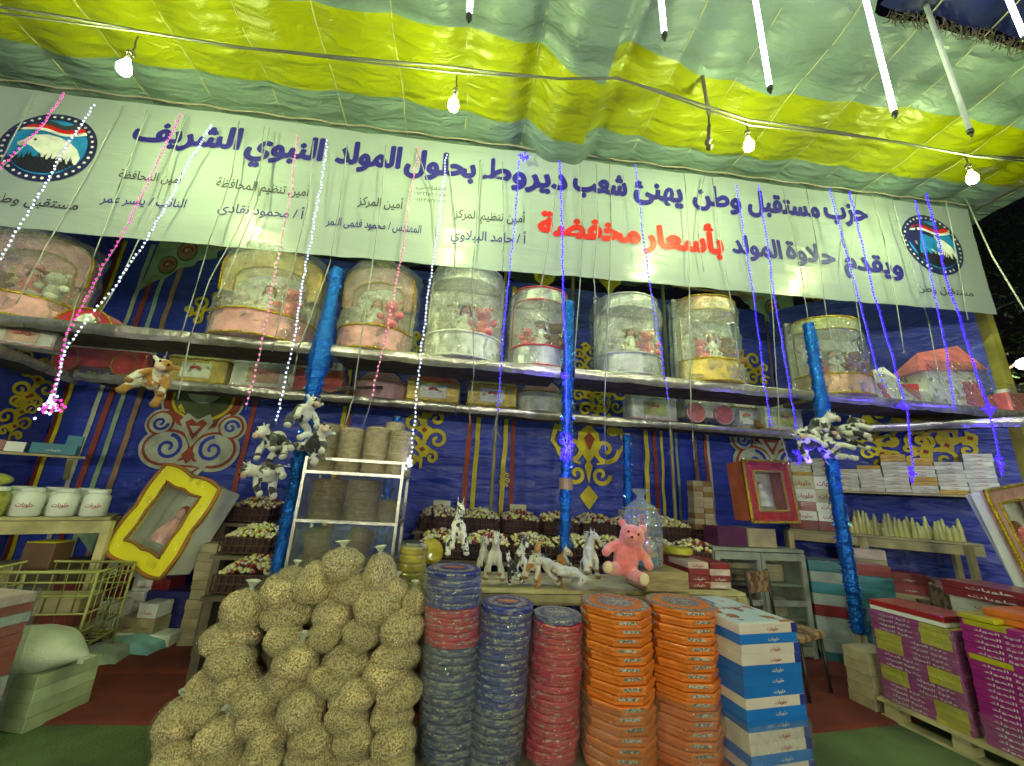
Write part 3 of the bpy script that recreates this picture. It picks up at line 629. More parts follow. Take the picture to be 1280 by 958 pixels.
def curtain(wl, lab, z0=0.03, z1=4.6):
    t = thing('curtain', lab, 'curtain', wl.p, world=True)
    mb = MB(); mb.grid(lambda u, v: wl.pt(u*wl.L, lerp(z0, z1, v)), max(8, int(wl.L/.06)), 90); mb.build('cloth', blue_c, t)
    return t
class Orn:
    def __init__(s, wl, c, sc, t, rot=0, lab=None): s.w = wl; s.c = c; s.s = sc; s.t = t; s.mb = MB(); s.n = 0; s.r = rot; s.flip = 1
    def P(s, x, z, d): x *= s.flip; X = x*cos(s.r)-z*sin(s.r); Z = x*sin(s.r)+z*cos(s.r); return s.w.pt(s.c[0]+X*s.s, s.c[1]+Z*s.s, d)
    def fill(s, poly, k, lev=1):
        s.n += 1; d = .016+.005*lev+s.n*.00012; n = len(poly); cx = sum(p[0] for p in poly)/n; cz = sum(p[1] for p in poly)/n
        s.mb.k = k; s.mb._add([s.P(cx, cz, d)]+[s.P(x, z, d) for x, z in poly], [[0, 1+i, 1+(i+1) % n] for i in range(n)], False); return s
    def poly(s, poly, k, lev=1):
        s.n += 1; d = .016+.005*lev+s.n*.00012; s.mb.k = k; s.mb._add([s.P(x, z, d) for x, z in poly], [list(range(len(poly)))], False); return s
    def line(s, pts, wd, k, lev=1, w1=None):
        s.n += 1; d = .016+.005*lev+s.n*.00012; vs = []; m = len(pts)
        for i, (x, z) in enumerate(pts):
            a = pts[max(0, i-1)]; b = pts[min(m-1, i+1)]; dx, dz = b[0]-a[0], b[1]-a[1]; L = sqrt(dx*dx+dz*dz) or 1
            h = (wd if w1 is None else lerp(wd, w1, i/(m-1)))/2; vs += [s.P(x-dz/L*h, z+dx/L*h, d), s.P(x+dz/L*h, z-dx/L*h, d)]
        s.mb.k = k; s.mb._add(vs, [[2*i, 2*i+1, 2*i+3, 2*i+2] for i in range(m-1)], False); return s
    def spiral(s, cx, cz, r, wd, k, turns=1.4, a0=0, sg=1, lev=1, r0=.12):
        n = int(18*turns); return s.line([(cx+r*lerp(1, r0, i/n)*cos(a0+sg*2*pi*turns*i/n), cz+r*lerp(1, r0, i/n)*sin(a0+sg*2*pi*turns*i/n)) for i in range(n+1)], wd, k, lev, wd*.7)
    def circ(s, cx, cz, rx, rz, k, lev=1, n=20): return s.poly([(cx+rx*cos(2*pi*i/n), cz+rz*sin(2*pi*i/n)) for i in range(n)], k, lev)
    def done(s, name='applique'):
        return s.mb.build(name, AM, s.t)
def medallion(wl, c, sc, t):
    o = Orn(wl, c, sc, t)
    # pendant: scrolled heart-shaped body below a half disc
    o.circ(0, .62, .74, .62, 0, 0, 40); o.circ(0, .62, .70, .58, 2, 1, 40); o.circ(0, .64, .56, .46, 1, 2, 40); o.circ(0, .66, .52, .42, 5, 3, 36); o.circ(0, .76, .30, .22, 0, 4)
    for sx in (-1, 1):
        o.circ(sx*.62, .12, .27, .27, 0, 1); o.circ(sx*.62, .12, .23, .23, 2, 2); o.circ(sx*.62, .12, .19, .19, 0, 3); o.spiral(sx*.62, .12, .14, .055, 6, 1.3, 0, sx, 4)
        o.circ(sx*.40, -.32, .46, .40, 0, 1, 28); o.circ(sx*.40, -.32, .40, .34, 2, 2, 28); o.circ(sx*.40, -.32, .35, .29, 0, 3, 28); o.spiral(sx*.38, -.32, .24, .07, 6, 1.4, pi/2, sx, 4)
        o.spiral(sx*.14, .90, .14, .05, 2, 1.2, 0, sx, 5)
    o.poly([(-.40, -.55), (.40, -.55), (.16, -.92), (0, -1.0), (-.16, -.92)], 0, 2); o.poly([(-.3, -.62), (.3, -.62), (0, -.9)], 2, 3); o.poly([(-.2, -.66), (.2, -.66), (0, -.84)], 0, 4)
    o.poly([(-.3, .18), (0, -.3), (.3, .18), (.2, .34), (0, .22), (-.2, .34)], 0, 4); o.poly([(-.2, .16), (0, -.16), (.2, .16), (.1, .24), (0, .16), (-.1, .24)], 2, 5); o.poly([(-.1, .1), (0, -.04), (.1, .1)], 0, 6)
    o.poly([(-.12, -.44), (0, -.28), (.12, -.44), (0, -.6)], 2, 5)
    return o.done()
def corner_tri(wl, c, sc, t, flip=1, rot=0):
    o = Orn(wl, c, sc, t, rot); o.flip = flip
    o.fill([(-1, 1), (1, .8), (.5, .45), (.55, .25), (.1, .15), (.0, -.1), (-.4, -.2), (-.55, -.55), (-.85, -.7), (-1.1, -1)], 3, 1)
    for x, z, r in ((-.25, .35, .26), (-.62, -.15, .24)): o.circ(x, z, r, r*1.25, 5, 2); o.circ(x, z, r*.86, r*1.05, 4, 3); o.spiral(x, z, r*.6, r*.22, 2, 1.2, 0, 1, 4); o.circ(x, z, r*.2, r*.2, 0, 5)
    o.spiral(.35, .55, .14, .05, 4, 1.2, 0, 1, 2); o.spiral(-.85, -.62, .11, .04, 4, 1.2, 0, 1, 2)
    return o.done()
def yellow_orn(wl, c, sc, t, rot=0, flip=1):
    o = Orn(wl, c, sc, t, rot); o.flip = flip
    o.line([(0, 1), (-.05, .5), (.05, 0), (-.02, -.6), (0, -1)], .22, 1, 1, .08)
    for sx, z, r, a in ((1, .55, .26, pi), (-1, .35, .28, 0), (1, -.1, .34, pi), (-1, -.3, .30, 0), (1, -.65, .22, pi), (-1, -.8, .18, 0)):
        o.spiral(sx*(r+.08), z, r, .13, 1, 1.25, a, -sx, 2); 
    for z in (.75, .1, -.5): o.poly([(-.3, z+.1), (0, z+.28), (.3, z+.1), (.12, z), (0, z-.14), (-.12, z)], 1, 3); o.poly([(-.1, z+.08), (0, z+.16), (.1, z+.08), (0, z-.02)], 2, 4)
    return o.done()
def yellow_drop(wl, c, sc, t):
    o = Orn(wl, c, sc, t)
    for sx in (-1, 1):
        o.spiral(sx*.42, .35, .34, .12, 1, 1.3, pi/2-sx*pi/2, -sx, 1); o.spiral(sx*.30, -.25, .24, .10, 1, 1.2, pi/2-sx*pi/2, -sx, 1); o.line([(sx*.8, .9), (sx*.9, .5), (sx*.6, .1), (sx*.2, 0)], .12, 1, 2, .05)
        o.circ(sx*.62, .82, .16, .12, 1, 2)
    o.poly([(-.25, .75), (0, .95), (.25, .75), (.3, .4), (0, .0), (-.3, .4)], 1, 3); o.poly([(-.13, .6), (0, .75), (.13, .6), (0, .3)], 2, 12)
    o.poly([(-.22, -.75), (0, -.5), (.22, -.75), (.12, -.9), (0, -1.05), (-.12, -.9)], 1, 3); o.poly([(-.1, -.05), (0, .1), (.1, -.05), (0, -.45)], 1, 3)
    return o.done()
def top_orn(wl, c, sc, t):
    o = Orn(wl, c, sc, t)
    o.fill([(-1, 1), (1, 1), (.9, .5), (.55, .3), (.45, -.1), (.2, -.3), (0, -.75), (-.2, -.3), (-.45, -.1), (-.55, .3), (-.9, .5)], 1, 1)
    for sx in (-1, 1): o.spiral(sx*.5, .6, .2, .07, 2, 1.2, 0, sx, 2); o.spiral(sx*.2, .1, .14, .05, 5, 1.2, 0, sx, 2)
    o.poly([(-.12, .6), (0, .8), (.12, .6), (0, .3)], 2, 2); return o.done()
def stripe(wl, xs, k, wd, t, z0=.1, z1=4.5, wob=.012):
    o = Orn(wl, (0, 0), 1, t); n = 60
    o.line([(xs+wob*noise.noise(Vector((xs*9, i*.25, 1))), lerp(z0, z1, i/n)) for i in range(n+1)], wd, k, 0)
    return o.done('stripe')
Wc = []
xs = [-4.9, -3.3, -1.45, .55, 2.6, 4.9]
labs = ['navy curtain at the left back, behind the tilted yellow framed gift', 'navy curtain with a large cream scrolled medallion above the yellow framed gift', 'navy curtain with yellow scrolls behind the glass showcase',
        'navy curtain with a yellow drop ornament behind the middle blue post', 'navy curtain with pale triangle corner ornament behind the red framed gift']
for i in range(5):
    wl = Wall((xs[i], CY), (xs[i+1]-.004, CY)); Wc.append((wl, curtain(wl, labs[i])))
WL = Wall((-4.92, 1.6), (-4.90, CY)); tL = curtain(WL, 'navy side curtain with yellow scrolls closing the left of the stall')
WR = Wall((4.9, CY), (6.34, 3.66)); tR = curtain(WR, 'navy side curtain with yellow and orange scrolls closing the right of the stall')
def onwall(x, y, fn, sc_px, *a, wall=None, **k):
    if wall: wl, t = wall
    else:
        X = A(x, y, CY).x; i = max(0, min(4, sum(1 for q in xs[1:-1] if X > q))); wl, t = Wc[i]
    c = wl.hit(x, y); return fn(wl, c, sc_px*mpp(wl.pt(c[0], c[1])), t, *a, **k)
onwall(245, 540, medallion, 66); onwall(962, 560, medallion, 62)
onwall(243, 330, corner_tri, 44); onwall(957, 398, corner_tri, 40, flip=-1); onwall(918, 368, corner_tri, 20, flip=-1)
onwall(152, 650, corner_tri, 46, flip=1, rot=2.45); onwall(296, 655, corner_tri, 44, flip=-1, rot=-2.45)
onwall(265, 385, yellow_orn, 30, rot=-1.0); onwall(530, 545, yellow_orn, 40); onwall(518, 440, yellow_orn, 26); onwall(731, 452, yellow_orn, 24); onwall(735, 580, yellow_drop, 52); onwall(760, 500, yellow_drop, 34)
onwall(737, 500, yellow_orn, 30, rot=.5); onwall(630, 600, yellow_orn, 10); onwall(480, 325, top_orn, 30); onwall(575, 335, top_orn, 26); onwall(680, 350, top_orn, 26); onwall(762, 352, top_orn, 30)
onwall(108, 290, yellow_orn, 22); onwall(1018, 380, yellow_orn, 26); onwall(870, 350, yellow_orn, 14); onwall(935, 460, yellow_orn, 30, rot=1.2); onwall(128, 450, yellow_orn, 20)
for x, k, wd, ws in ((178, 3, .05, 1), (197, 4, .06, 1), (102, 4, .05, 1), (112, 1, .045, 1), (399, 3, .04, 0), (337, 2, .06, 1), (445, 1, .05, 1), (456, 2, .05, 1), (596, 2, .07, 1), (606, 1, .06, 1), (636, 1, .06, 1), (648, 2, .06, 1),
                     (812, 2, .06, 1), (820, 1, .04, 1), (800, 1, .06, 0), (838, 3, .04, 1), (860, 4, .06, 1), (872, 2, .05, 1), (875, 0, .04, 1), (985, 3, .04, 0), (993, 4, .04, 0), (90, 2, .05, 1), (150, 0, .05, 1), (163, 2, .06, 1)):
    yy = 430; X = A(x, yy, CY).x; i = max(0, min(4, sum(1 for q in xs[1:-1] if X > q))); wl, t = Wc[i]; c = wl.hit(x, yy)
    stripe(wl, max(.05, min(wl.L-.05, c[0])), k, wd, t)
# horizontal frame bars of the two framed panels
for (xa, ya, xb, yb) in ((200, 288, 398, 318), (838, 352, 985, 372)):
    for dy, k, wd in ((0, 3, .035), (6, 4, .05)):
        X = A(xa+10, ya, CY).x; i = max(0, min(4, sum(1 for q in xs[1:-1] if X > q))); wl, t = Wc[i]; o = Orn(wl, (0, 0), 1, t)
        a = wl.hit(xa, ya+dy); b = wl.hit(xb, yb+dy); b = (min(wl.L-.02, b[0]), b[1]); o.line([(lerp(a[0], b[0], q/30), lerp(a[1], b[1], q/30)) for q in range(31)], wd, k, 2); o.done('stripe')
for x, y, s, f in ((40, 480, 34, 1), (20, 520, 30, -1), (52, 350, 34, 1), (20, 440, 24, 1)): onwall(x, y, yellow_orn, s, wall=(WL, tL), flip=f)
onwall(1130, 535, yellow_orn, 44, wall=(WR, tR), rot=1.4); onwall(1095, 555, yellow_orn, 30, wall=(WR, tR), rot=.3); onwall(1135, 520, top_orn, 34, wall=(WR, tR)); onwall(1175, 560, yellow_orn, 34, wall=(WR, tR), rot=-1.2)
for z in (2.2, 3.3):
    pass
# ------------------------------------------------------------------ object materials
def satin(n, c, **k): return mat(n, c, .32, var=.25, vs=9, bump=.8, bs=18, sheen=.4, rnd=.05, coat=.3, crough=.3, **k)
s_pink = satin('pink_satin', (.74, .36, .36)); s_gold = satin('gold_satin', (.78, .58, .12), metal=.3); s_white = satin('white_satin', (.76, .78, .70)); s_silver = satin('silver_satin', (.58, .60, .62), metal=.5)
s_hot = satin('coral_pink_felt', (.85, .18, .20)); s_red = satin('red_felt', (.60, .015, .02)); s_lime = satin('lime_satin', (.60, .64, .20)); s_peach = satin('peach_satin', (.66, .42, .26), metal=.3)
s_print = mat('floral_print', (.76, .78, .68), .5, kind='cells', bs=28, thr=.85, col2=(.30, .36, .18), rnd=.08)
t_gold = mat('gold_tinsel', (.90, .66, .04), .25, metal=.5, var=.4, vs=60, bump=1, bs=120, rnd=0); t_red = mat('red_tinsel', (.85, .02, .02), .22, metal=.3, var=.4, vs=60, bump=1, bs=120, rnd=0)
cello = film('cellophane', (.97, 1, .97), .30, .045, .05, 17, 1); wrap = film('stretch_wrap', (.85, .92, .88), .10, .05, .18, 14, 1); lace = film('doll_net', (.85, .86, .84), .05, .4, .4, 30, 1)
fur_w = mat('white_fur', (.62, .61, .52), .95, var=.12, vs=20, bump=.9, bs=130, sheen=.5, rnd=.05)
fur_cow = mat('cow_fur', (.66, .66, .60), .95, kind='patch', vs=9, thr=.51, col2=(.015, .015, .015), bump=.8, bs=130, sheen=.3, rnd=0)
fur_br = mat('brown_white_fur', (.64, .60, .50), .95, kind='patch', vs=9, thr=.50, col2=(.40, .18, .02), bump=.8, bs=130, sheen=.3, rnd=0)
fur_pink = mat('pink_fur', (.85, .19, .17), .95, var=.12, vs=25, bump=1, bs=110, sheen=.8, rnd=0)
fur_tan = mat('tan_fur', (.32, .17, .05), .9, bump=.8, bs=120); fur_blk = mat('black_fur', (.02, .02, .02), .9, bump=.8, bs=120); muzz = mat('pinkish_muzzle', (.62, .44, .36), .9, bump=.5, bs=120)
eye_m = mat('glass_eye', (.01, .01, .01), .1); skin = mat('doll_skin', (.62, .38, .28), .5); hair_m = mat('doll_hair', (.30, .10, .04), .7, bump=.8, bs=90)
# ------------------------------------------------------------------ plush toys
def remesh(name, mb, m, vox=.008, parent=None, label=None):
    me = mb.mesh(name, m); o = bpy.data.objects.new(name, me); COL.objects.link(o)
    q = o.modifiers.new('r', 'REMESH'); q.mode = 'VOXEL'; q.voxel_size = vox; q.use_smooth_shade = True
    s_ = o.modifiers.new('s', 'SMOOTH'); s_.iterations = 4; s_.factor = .5
    bpy.context.view_layer.update(); n = bpy.data.meshes.new_from_object(o.evaluated_get(bpy.context.evaluated_depsgraph_get()))
    bpy.data.objects.remove(o); n.materials.clear(); n.materials.append(m); n.name = name
    return link(name, n, parent, label=label)
def limb(mb, pts, r0, r1):
    mb.tube(pts, r0, 10, r1); mb.ell(pts[0], (r0,)*3, 10, 7); mb.ell(pts[-1], (r1*1.05,)*3, 10, 7)
def make_cow(fur, hoof, lab, horns=True):
    t = thing('plush_cow', lab, 'soft toy'); mb = MB()
    mb.ell((0, 0, 0), (.075, .10, .075), rot=(.9, 0, 0)); mb.ell((0, -.09, .10), (.055, .06, .052)); mb.tube([(0, -.04, .04), (0, -.08, .09)], .045, 10)
    mb.ell((0, -.135, .085), (.036, .035, .030))
    for sx in (-1, 1):
        limb(mb, [(sx*.05, -.05, .03), (sx*.085, -.10, -.02), (sx*.095, -.13, -.07)], .030, .024); limb(mb, [(sx*.05, .04, -.05), (sx*.09, -.02, -.10), (sx*.10, -.07, -.15)], .036, .028)
        mb.ell((sx*.068, -.085, .125), (.034, .010, .018), 8, 6, (0, sx*-.5, 0))
    mb.tube([(0, .08, -.04), (.03, .12, -.05), (.05, .13, -.10)], .009, 6)
    remesh('body', mb, fur, .009, t)
    for sx in (-1, 1):
        m = MB(); m.ell((sx*.096, -.136, -.082), (.027, .027, .022), 10, 7); m.build('hoof', hoof, t)
        m = MB(); m.ell((sx*.102, -.078, -.165), (.031, .031, .024), 10, 7); m.build('hoof', hoof, t)
        m = MB(); m.ell((sx*.026, -.148, .118), (.008, .006, .010), 8, 6); m.build('eye', eye_m, t)
        if horns: m = MB(); m.tube([(sx*.03, -.085, .14), (sx*.04, -.085, .165)], .010, 6, .003); m.build('horn', hoof, t)
    m = MB(); m.ell((0, -.158, .078), (.034, .018, .024), 12, 8); m.build('muzzle', muzz, t)
    return t
def make_horse(fur, hoof, mane, lab, ears=.05):
    t = thing('plush_horse', lab, 'soft toy'); mb = MB()
    mb.ell((0, 0, 0), (.05, .055, .085)); limb(mb, [(0, -.01, .05), (0, -.03, .13)], .036, .028); mb.ell((0, -.055, .145), (.032, .048, .034), rot=(.5, 0, 0)); mb.ell((0, -.095, .122), (.024, .024, .022))
    for sx in (-1, 1):
        limb(mb, [(sx*.035, -.02, .02), (sx*.045, -.055, -.05), (sx*.045, -.06, -.12)], .024, .018); limb(mb, [(sx*.035, .01, -.06), (sx*.065, -.03, -.11), (sx*.07, -.05, -.165)], .028, .022)
        mb.tube([(sx*.018, -.03, .165), (sx*.026, -.03, .175+ears)], .012, 6, .004)
    mb.tube([(0, .05, -.04), (.0, .09, -.06), (.02, .10, -.12)], .010, 6)
    remesh('body', mb, fur, .008, t)
    for sx in (-1, 1):
        m = MB(); m.ell((sx*.045, -.062, -.132), (.021, .023, .016), 9, 6); m.build('hoof', hoof, t)
        m = MB(); m.ell((sx*.072, -.054, -.178), (.025, .025, .017), 9, 6); m.build('hoof', hoof, t)
        m = MB(); m.ell((sx*.027, -.07, .158), (.006, .006, .008), 7, 5); m.build('eye', eye_m, t)
    m = MB(); rr = random.Random(5)
    for i in range(26):
        p = Vector((rr.uniform(-.012, .012), .0+.02*rr.random(), .06+.13*i/26)); m.tube([p, p+Vector((rr.uniform(-.03, .03), .03, .012)), p+Vector((rr.uniform(-.04, .04), .04, -.02))], .004, 4, .001)
    m.build('mane', mane, t)
    return t
def make_bear(fur, pad, lab, s=1.0, vox=.012):
    t = thing('teddy_bear', lab, 'soft toy'); mb = MB(); q = s
    V = lambda x, y, z: (x*q, y*q, z*q)
    mb.ell(V(0, 0, .15), V(.105, .095, .14)); mb.ell(V(.01, -.03, .34), V(.105, .095, .095)); mb.ell(V(.0, -.11, .32), V(.045, .04, .036))
    for sx in (-1, 1):
        mb.ell(V(sx*.085, 0, .425), V(.036, .022, .036)); limb(mb, [V(sx*.08, -.01, .25), V(sx*.15, -.05, .20), V(sx*.17, -.10, .16)], .042*q, .036*q)
        limb(mb, [V(sx*.06, -.02, .06), V(sx*.11, -.12, .05), V(sx*.13, -.17, .055)], .056*q, .050*q)
    remesh('body', mb, fur, vox, t)
    for sx in (-1, 1):
        m = MB(); m.ell(V(sx*.135, -.222, .055), V(.036, .010, .040), 12, 8); m.build('foot_pad', pad, t)
        m = MB(); m.ell(V(.01+sx*.04, -.118, .365), V(.009, .007, .010), 8, 6); m.build('eye', eye_m, t)
    m = MB(); m.ell(V(.0, -.148, .33), V(.014, .008, .010), 8, 6); m.build('nose', eye_m, t)
    return t
def place(o, x, y, Y, rot=(0, 0, 0), label=None, sc=1, group=None, first=False):
    p = A(x, y, Y)
    c = o if first else dup(o, p)
    if o.name.startswith('plush_cow'): sc *= .92
    if o.name.startswith('plush_horse'): sc *= .86
    c.location = p; c.rotation_euler = rot; c.scale = (sc,)*3
    if label: c['label'] = label
    if group: c['group'] = group
    return c
cow = make_cow(fur_cow, fur_w, 'plush cow')
place(cow, 378, 517, 3.22, (0, .3, .9), 'black and white plush cow, topmost of the bunch hanging on the first post', first=True)
place(cow, 346, 552, 3.2, (.3, -.4, -.6), 'black and white plush cow at the left side of the bunch on the first post')
place(cow, 392, 555, 3.12, (-.4, .5, .3), 'black and white plush cow at the right side of the bunch on the first post')
place(cow, 334, 590, 3.18, (.8, -.9, -.9), 'black and white plush cow, lowest of the bunch, dangling left of the first post')
place(cow, 1024, 532, 3.25, (.2, .3, .3), 'black and white plush cow, topmost of the bunch on the right hand post')
place(cow, 1061, 540, 3.2, (-.3, .5, .8), 'black and white plush cow, rightmost in the bunch on the right hand post')
place(cow, 1008, 552, 3.2, (.3, -.5, -.8), 'black and white plush cow at the left of the bunch, lit blue by the beads')
place(cow, 1036, 562, 3.15, (-.6, .0, .1), 'black and white plush cow, lowest of the bunch on the right hand post')
bc = make_cow(fur_br, fur_tan, 'brown and white plush cow hanging from the upper shelf at left'); place(bc, 196, 474, 3.25, (.1, .35, .5), sc=1.15, first=True)
mb = MB(); mb.tube([A(209, 440, 3.4), A(205, 452, 3.25), A(200, 462, 3.25)], .004, 4); tag(mb.build('hanging_cord', cord_m), 'short cord holding the brown and white plush cow', 'cord')
hw = make_horse(fur_w, fur_tan, fur_w, 'h'); TY = 3.16
place(hw, 604, 692, TY, (0, 0, .4), 'small white plush donkey, leftmost on the display table', .75, first=True)
place(hw, 619, 694, TY-.04, (.1, 0, -.1), 'white plush horse standing upright on the display table, second from left')
place(hw, 686, 706, TY-.02, (.6, -.9, -.7), 'white plush horse lying on its side between the brown one and the blue post', .95)
place(hw, 736, 692, TY-.1, (-.2, .3, .5), 'white plush donkey with tall ears leaning on the pink bear')
place(hw, 716, 716, TY-.12, (1.5, .7, .6), 'white plush horse tipped head down over the table edge', .9)
hc = make_horse(fur_cow, fur_w, fur_blk, 'black and white spotted plush horse on the display table, right of the white one'); place(hc, 650, 696, TY, (.1, .1, .3), sc=.95, first=True)
place(hc, 640, 708, TY-.05, (.3, -.3, -.3), 'small spotted plush horse slumped in front of the black and white one', .7)
hd = make_horse(mat('dalmatian_fur', (.66, .66, .60), .95, kind='cells', bs=42, thr=.72, col2=(.03, .03, .03), sheen=.3), fur_w, fur_blk, 'd', .07)
place(hd, 572, 660, 2.72, (0, 0, .25), 'dotted plush donkey sitting on top of the blue tin stack', .98, first=True)
hb = make_horse(fur_br, fur_tan, fur_blk, 'h'); place(hb, 669, 702, TY-.03, (.1, .2, -.3), 'brown and white plush horse in the middle of the display table', 1, first=True)
place(hb, 702, 700, TY+.02, (.3, -.6, .9), 'round eared tan and white plush animal against the foot of the blue post', .85)
bear = make_bear(fur_pink, mat('cream_pad', (.60, .50, .30), .9), 'large pink plush bear leaning over the table edge beside the clear doll bag')
place(bear, 778, 724, 3.02, (-.12, .22, -.35), sc=.92, first=True)
# ------------------------------------------------------------------ window gifts (arched satin displays in cellophane)
def half(w_, d, n=14, y0=0): return [(-w_/2, y0)]+[(-w_/2*cos(pi*i/n), y0-d*sin(pi*i/n)) for i in range(1, n)]+[(w_/2, y0)]
_bb = MB()
for c_, r_ in (((0, 0, .15), (.105, .095, .14)), ((0, -.03, .34), (.105, .095, .095)), ((0, -.11, .32), (.045, .04, .036)), ((.085, 0, .425), (.036, .022, .036)), ((-.085, 0, .425), (.036, .022, .036)),
               ((.14, -.05, .21), (.05, .06, .05)), ((-.14, -.05, .21), (.05, .06, .05)), ((.10, -.13, .05), (.055, .09, .055)), ((-.10, -.13, .05), (.055, .09, .055))): _bb.ell(c_, r_, 12, 8)
_tm = {m.name: _bb.mesh('small_teddy', m) for m in (s_hot, fur_w, fur_tan)}
def doll(t, w_, h, z, hue):
    k = h*.30; y0 = -.13*w_; mb = MB(); n = 30; prof = []
    vs = []; rows = ((.42, 0), (.46, .10), (.36, .12), (.40, .26), (.28, .28), (.30, .42), (.15, .60), (.13, .80), (.06, .90))
    for j, (r, zz) in enumerate(rows):
        for i in range(n): a = 2*pi*i/n; q = r*(1+(.10*sin(a*8+j) if r > .25 else 0)); vs.append((q*k*cos(a), y0+q*k*.8*sin(a), z+zz*k))
    mb._add(vs, [[j*n+i, j*n+(i+1) % n, (j+1)*n+(i+1) % n, (j+1)*n+i] for j in range(len(rows)-1) for i in range(n)], True)
    for sx in (-1, 1): mb.tube([(sx*.13*k, y0, z+.78*k), (sx*.28*k, y0-.08*k, z+.62*k), (sx*.20*k, y0-.22*k, z+.52*k)], .045*k, 7, .03*k)
    mb.build('dress', hue, t)
    mb = MB(); mb.ell((0, y0, z+1.04*k), (.13*k, .12*k, .15*k), 14, 9); mb.tube([(0, y0, z+.88*k), (0, y0, z+.95*k)], .05*k, 8)
    for sx in (-1, 1): mb.ell((sx*.20*k, y0-.24*k, z+.51*k), (.035*k,)*3, 8, 6)
    mb.build('doll_body', skin, t)
    mb = MB(); mb.ell((0, y0+.04*k, z+1.09*k), (.16*k, .14*k, .15*k), 14, 9)
    for sx in (-1, 1): mb.tube([(sx*.12*k, y0+.02*k, z+1.08*k), (sx*.18*k, y0, z+.90*k), (sx*.15*k, y0, z+.72*k)], .05*k, 7, .03*k)
    mb.build('doll_hair', hair_m, t)
    mb = MB(); mb.lathe([(.30*k, 1.16*k), (.15*k, 1.19*k), (.13*k, 1.32*k), (.02*k, 1.34*k)], 18, (0, y0+.03*k, z)); mb.build('hat', hue, t)
    tk = [s_hot.name, fur_w.name, fur_tan.name]; q_ = int(w_*1000) % 3
    for x_, sc in ((.24, 1.0), (-.25, .72)):
        q_ += 1; o = link('small_teddy', _tm[tk[q_ % 3]], t, (x_*w_, y0-.02, z+.003)); o.scale = (k*1.15*sc/.45,)*3; o.rotation_euler = (0, 0, -x_)
    rr = random.Random(int(w_*999)); mb = MB()
    for _ in range(34):
        x_ = rr.uniform(-.40, .40)*w_; zz = z+rr.uniform(.02, .9)*h*.5; yy = .02*w_
        for q in range(5): a = q*1.2566; mb.ell((x_+.012*cos(a), yy, zz+.012*sin(a)), (.009, .006, .009), 6, 4)
    tag(mb.build('paper_flowers', (s_peach, s_white, s_pink, s_lime)[int(w_*777) % 4], t), kind='stuff')
def window_gift(x, ybase, wpx, ytop, Y, base, arch, trim, inner, lab, rz=0, dollm=None, back=None, arched=True):
    p = A(x, ybase, Y); p.z = US+.012; s = mpp(p); w_ = wpx*s*.96; h = (ybase-ytop)*s*1.12; d = w_*.42
    t = thing('gift_display', lab, 'gift', p, rz)
    n = 12; out = [(-w_/2, 0), (-w_/2, h*.78)]+[(-w_/2*cos(pi*i/n), h*.78+h*.20*sin(pi*i/n)) for i in range(1, n)]+[(w_/2, h*.78), (w_/2, 0)]
    mb = MB(); mb.prism(out if arched else [(-w_/2, 0), (-w_/2, h), (w_/2, h), (w_/2, 0)], .04*w_, .07*w_); mb.build('back_panel', back or inner, t)
    mb = MB(); mb.slab(half(w_, d), 0, h*.24); mb.build('base_drum', base, t)
    if arched:
        N_ = 20; ins = [(-w_*.36, h*.50)]+[(-w_*.36*cos(pi*i/N_), h*.64+h*.15*sin(pi*i/N_)) for i in range(N_+1)]+[(w_*.36, h*.50)]; ous = [(-w_/2, h*.50)]+[(-w_*.5*cos(pi*i/N_), h*.76+h*.21*sin(pi*i/N_)) for i in range(N_+1)]+[(w_/2, h*.50)]
        mb = MB(); n_ = len(ins); y0_, y1_ = -.10*w_, .09*w_; mb._add([(x, y0_-.16*w_*max(0, (z/h-.5)), z) for x, z in ous]+[(x, y0_-.16*w_*max(0, (z/h-.5)), z) for x, z in ins]+[(x, y1_, z) for x, z in ous]+[(x, y1_, z) for x, z in ins],
            [[i, i+1, n_+i+1, n_+i] for i in range(n_-1)]+[[n_+i, n_+i+1, 3*n_+i+1, 3*n_+i] for i in range(n_-1)]+[[2*n_+i, 2*n_+i+1, i+1, i] for i in range(n_-1)]); mb.build('arch_hood', arch, t)
        for P2 in (ins, ous): mb = MB(); mb.tube([(x, y0_-.16*w_*max(0, (z/h-.5))-.004, z) for x, z in P2], .010, 6); mb.build('tinsel_trim', trim, t)
    else:
        mb = MB(); mb.slab(half(w_*.92, d*.92), h*.80, h*.96); mb.build('top_drum', arch, t)
    for zz, ww, dd in ((h*.24, w_, d), (.01, w_, d))+(() if arched else ((h*.80, w_*.92, d*.92), (h*.96, w_*.92, d*.92))):
        rr = random.Random(int(zz*1000)); mb = MB(); mb.tube([(a, b-.003, zz+.004*rr.uniform(-1, 1)) for a, b in half(ww+.006, dd+.003, 26)], .010, 6); mb.build('tinsel_trim', trim, t)
    for sx in (-1, 1):
        mb = MB(); mb.box((sx*w_*.47, .03*w_, h*.52), (.012, .14*w_, h*.58)); mb.build('side_panel', inner, t)
        mb = MB(); mb.tube([(sx*w_*.48, -.05*w_, h*(.24+.56*i/14)+.002) for i in range(15)], .008, 5); mb.build('tinsel_trim', trim, t)
    doll(t, w_, h, h*.24, dollm or s_white)
    rr = random.Random(int(x)); mb = MB()
    def f(u, v):
        a = pi*u; k = 1+.09*noise.noise(Vector((u*6, v*5, x)))+.06*noise.noise(Vector((u*19, v*13, x)))
        top = 1 if v < .85 else sqrt(max(.0, 1-((v-.85)/.15)**2*.75))
        return (-(w_*.55)*cos(a)*k*top, -(d*1.22)*sin(a)*k*top+.10*w_, h*1.04*v)
    mb.grid(f, 46, 30, False); mb.build('cellophane', cello, t)
    return t
UY = 3.74
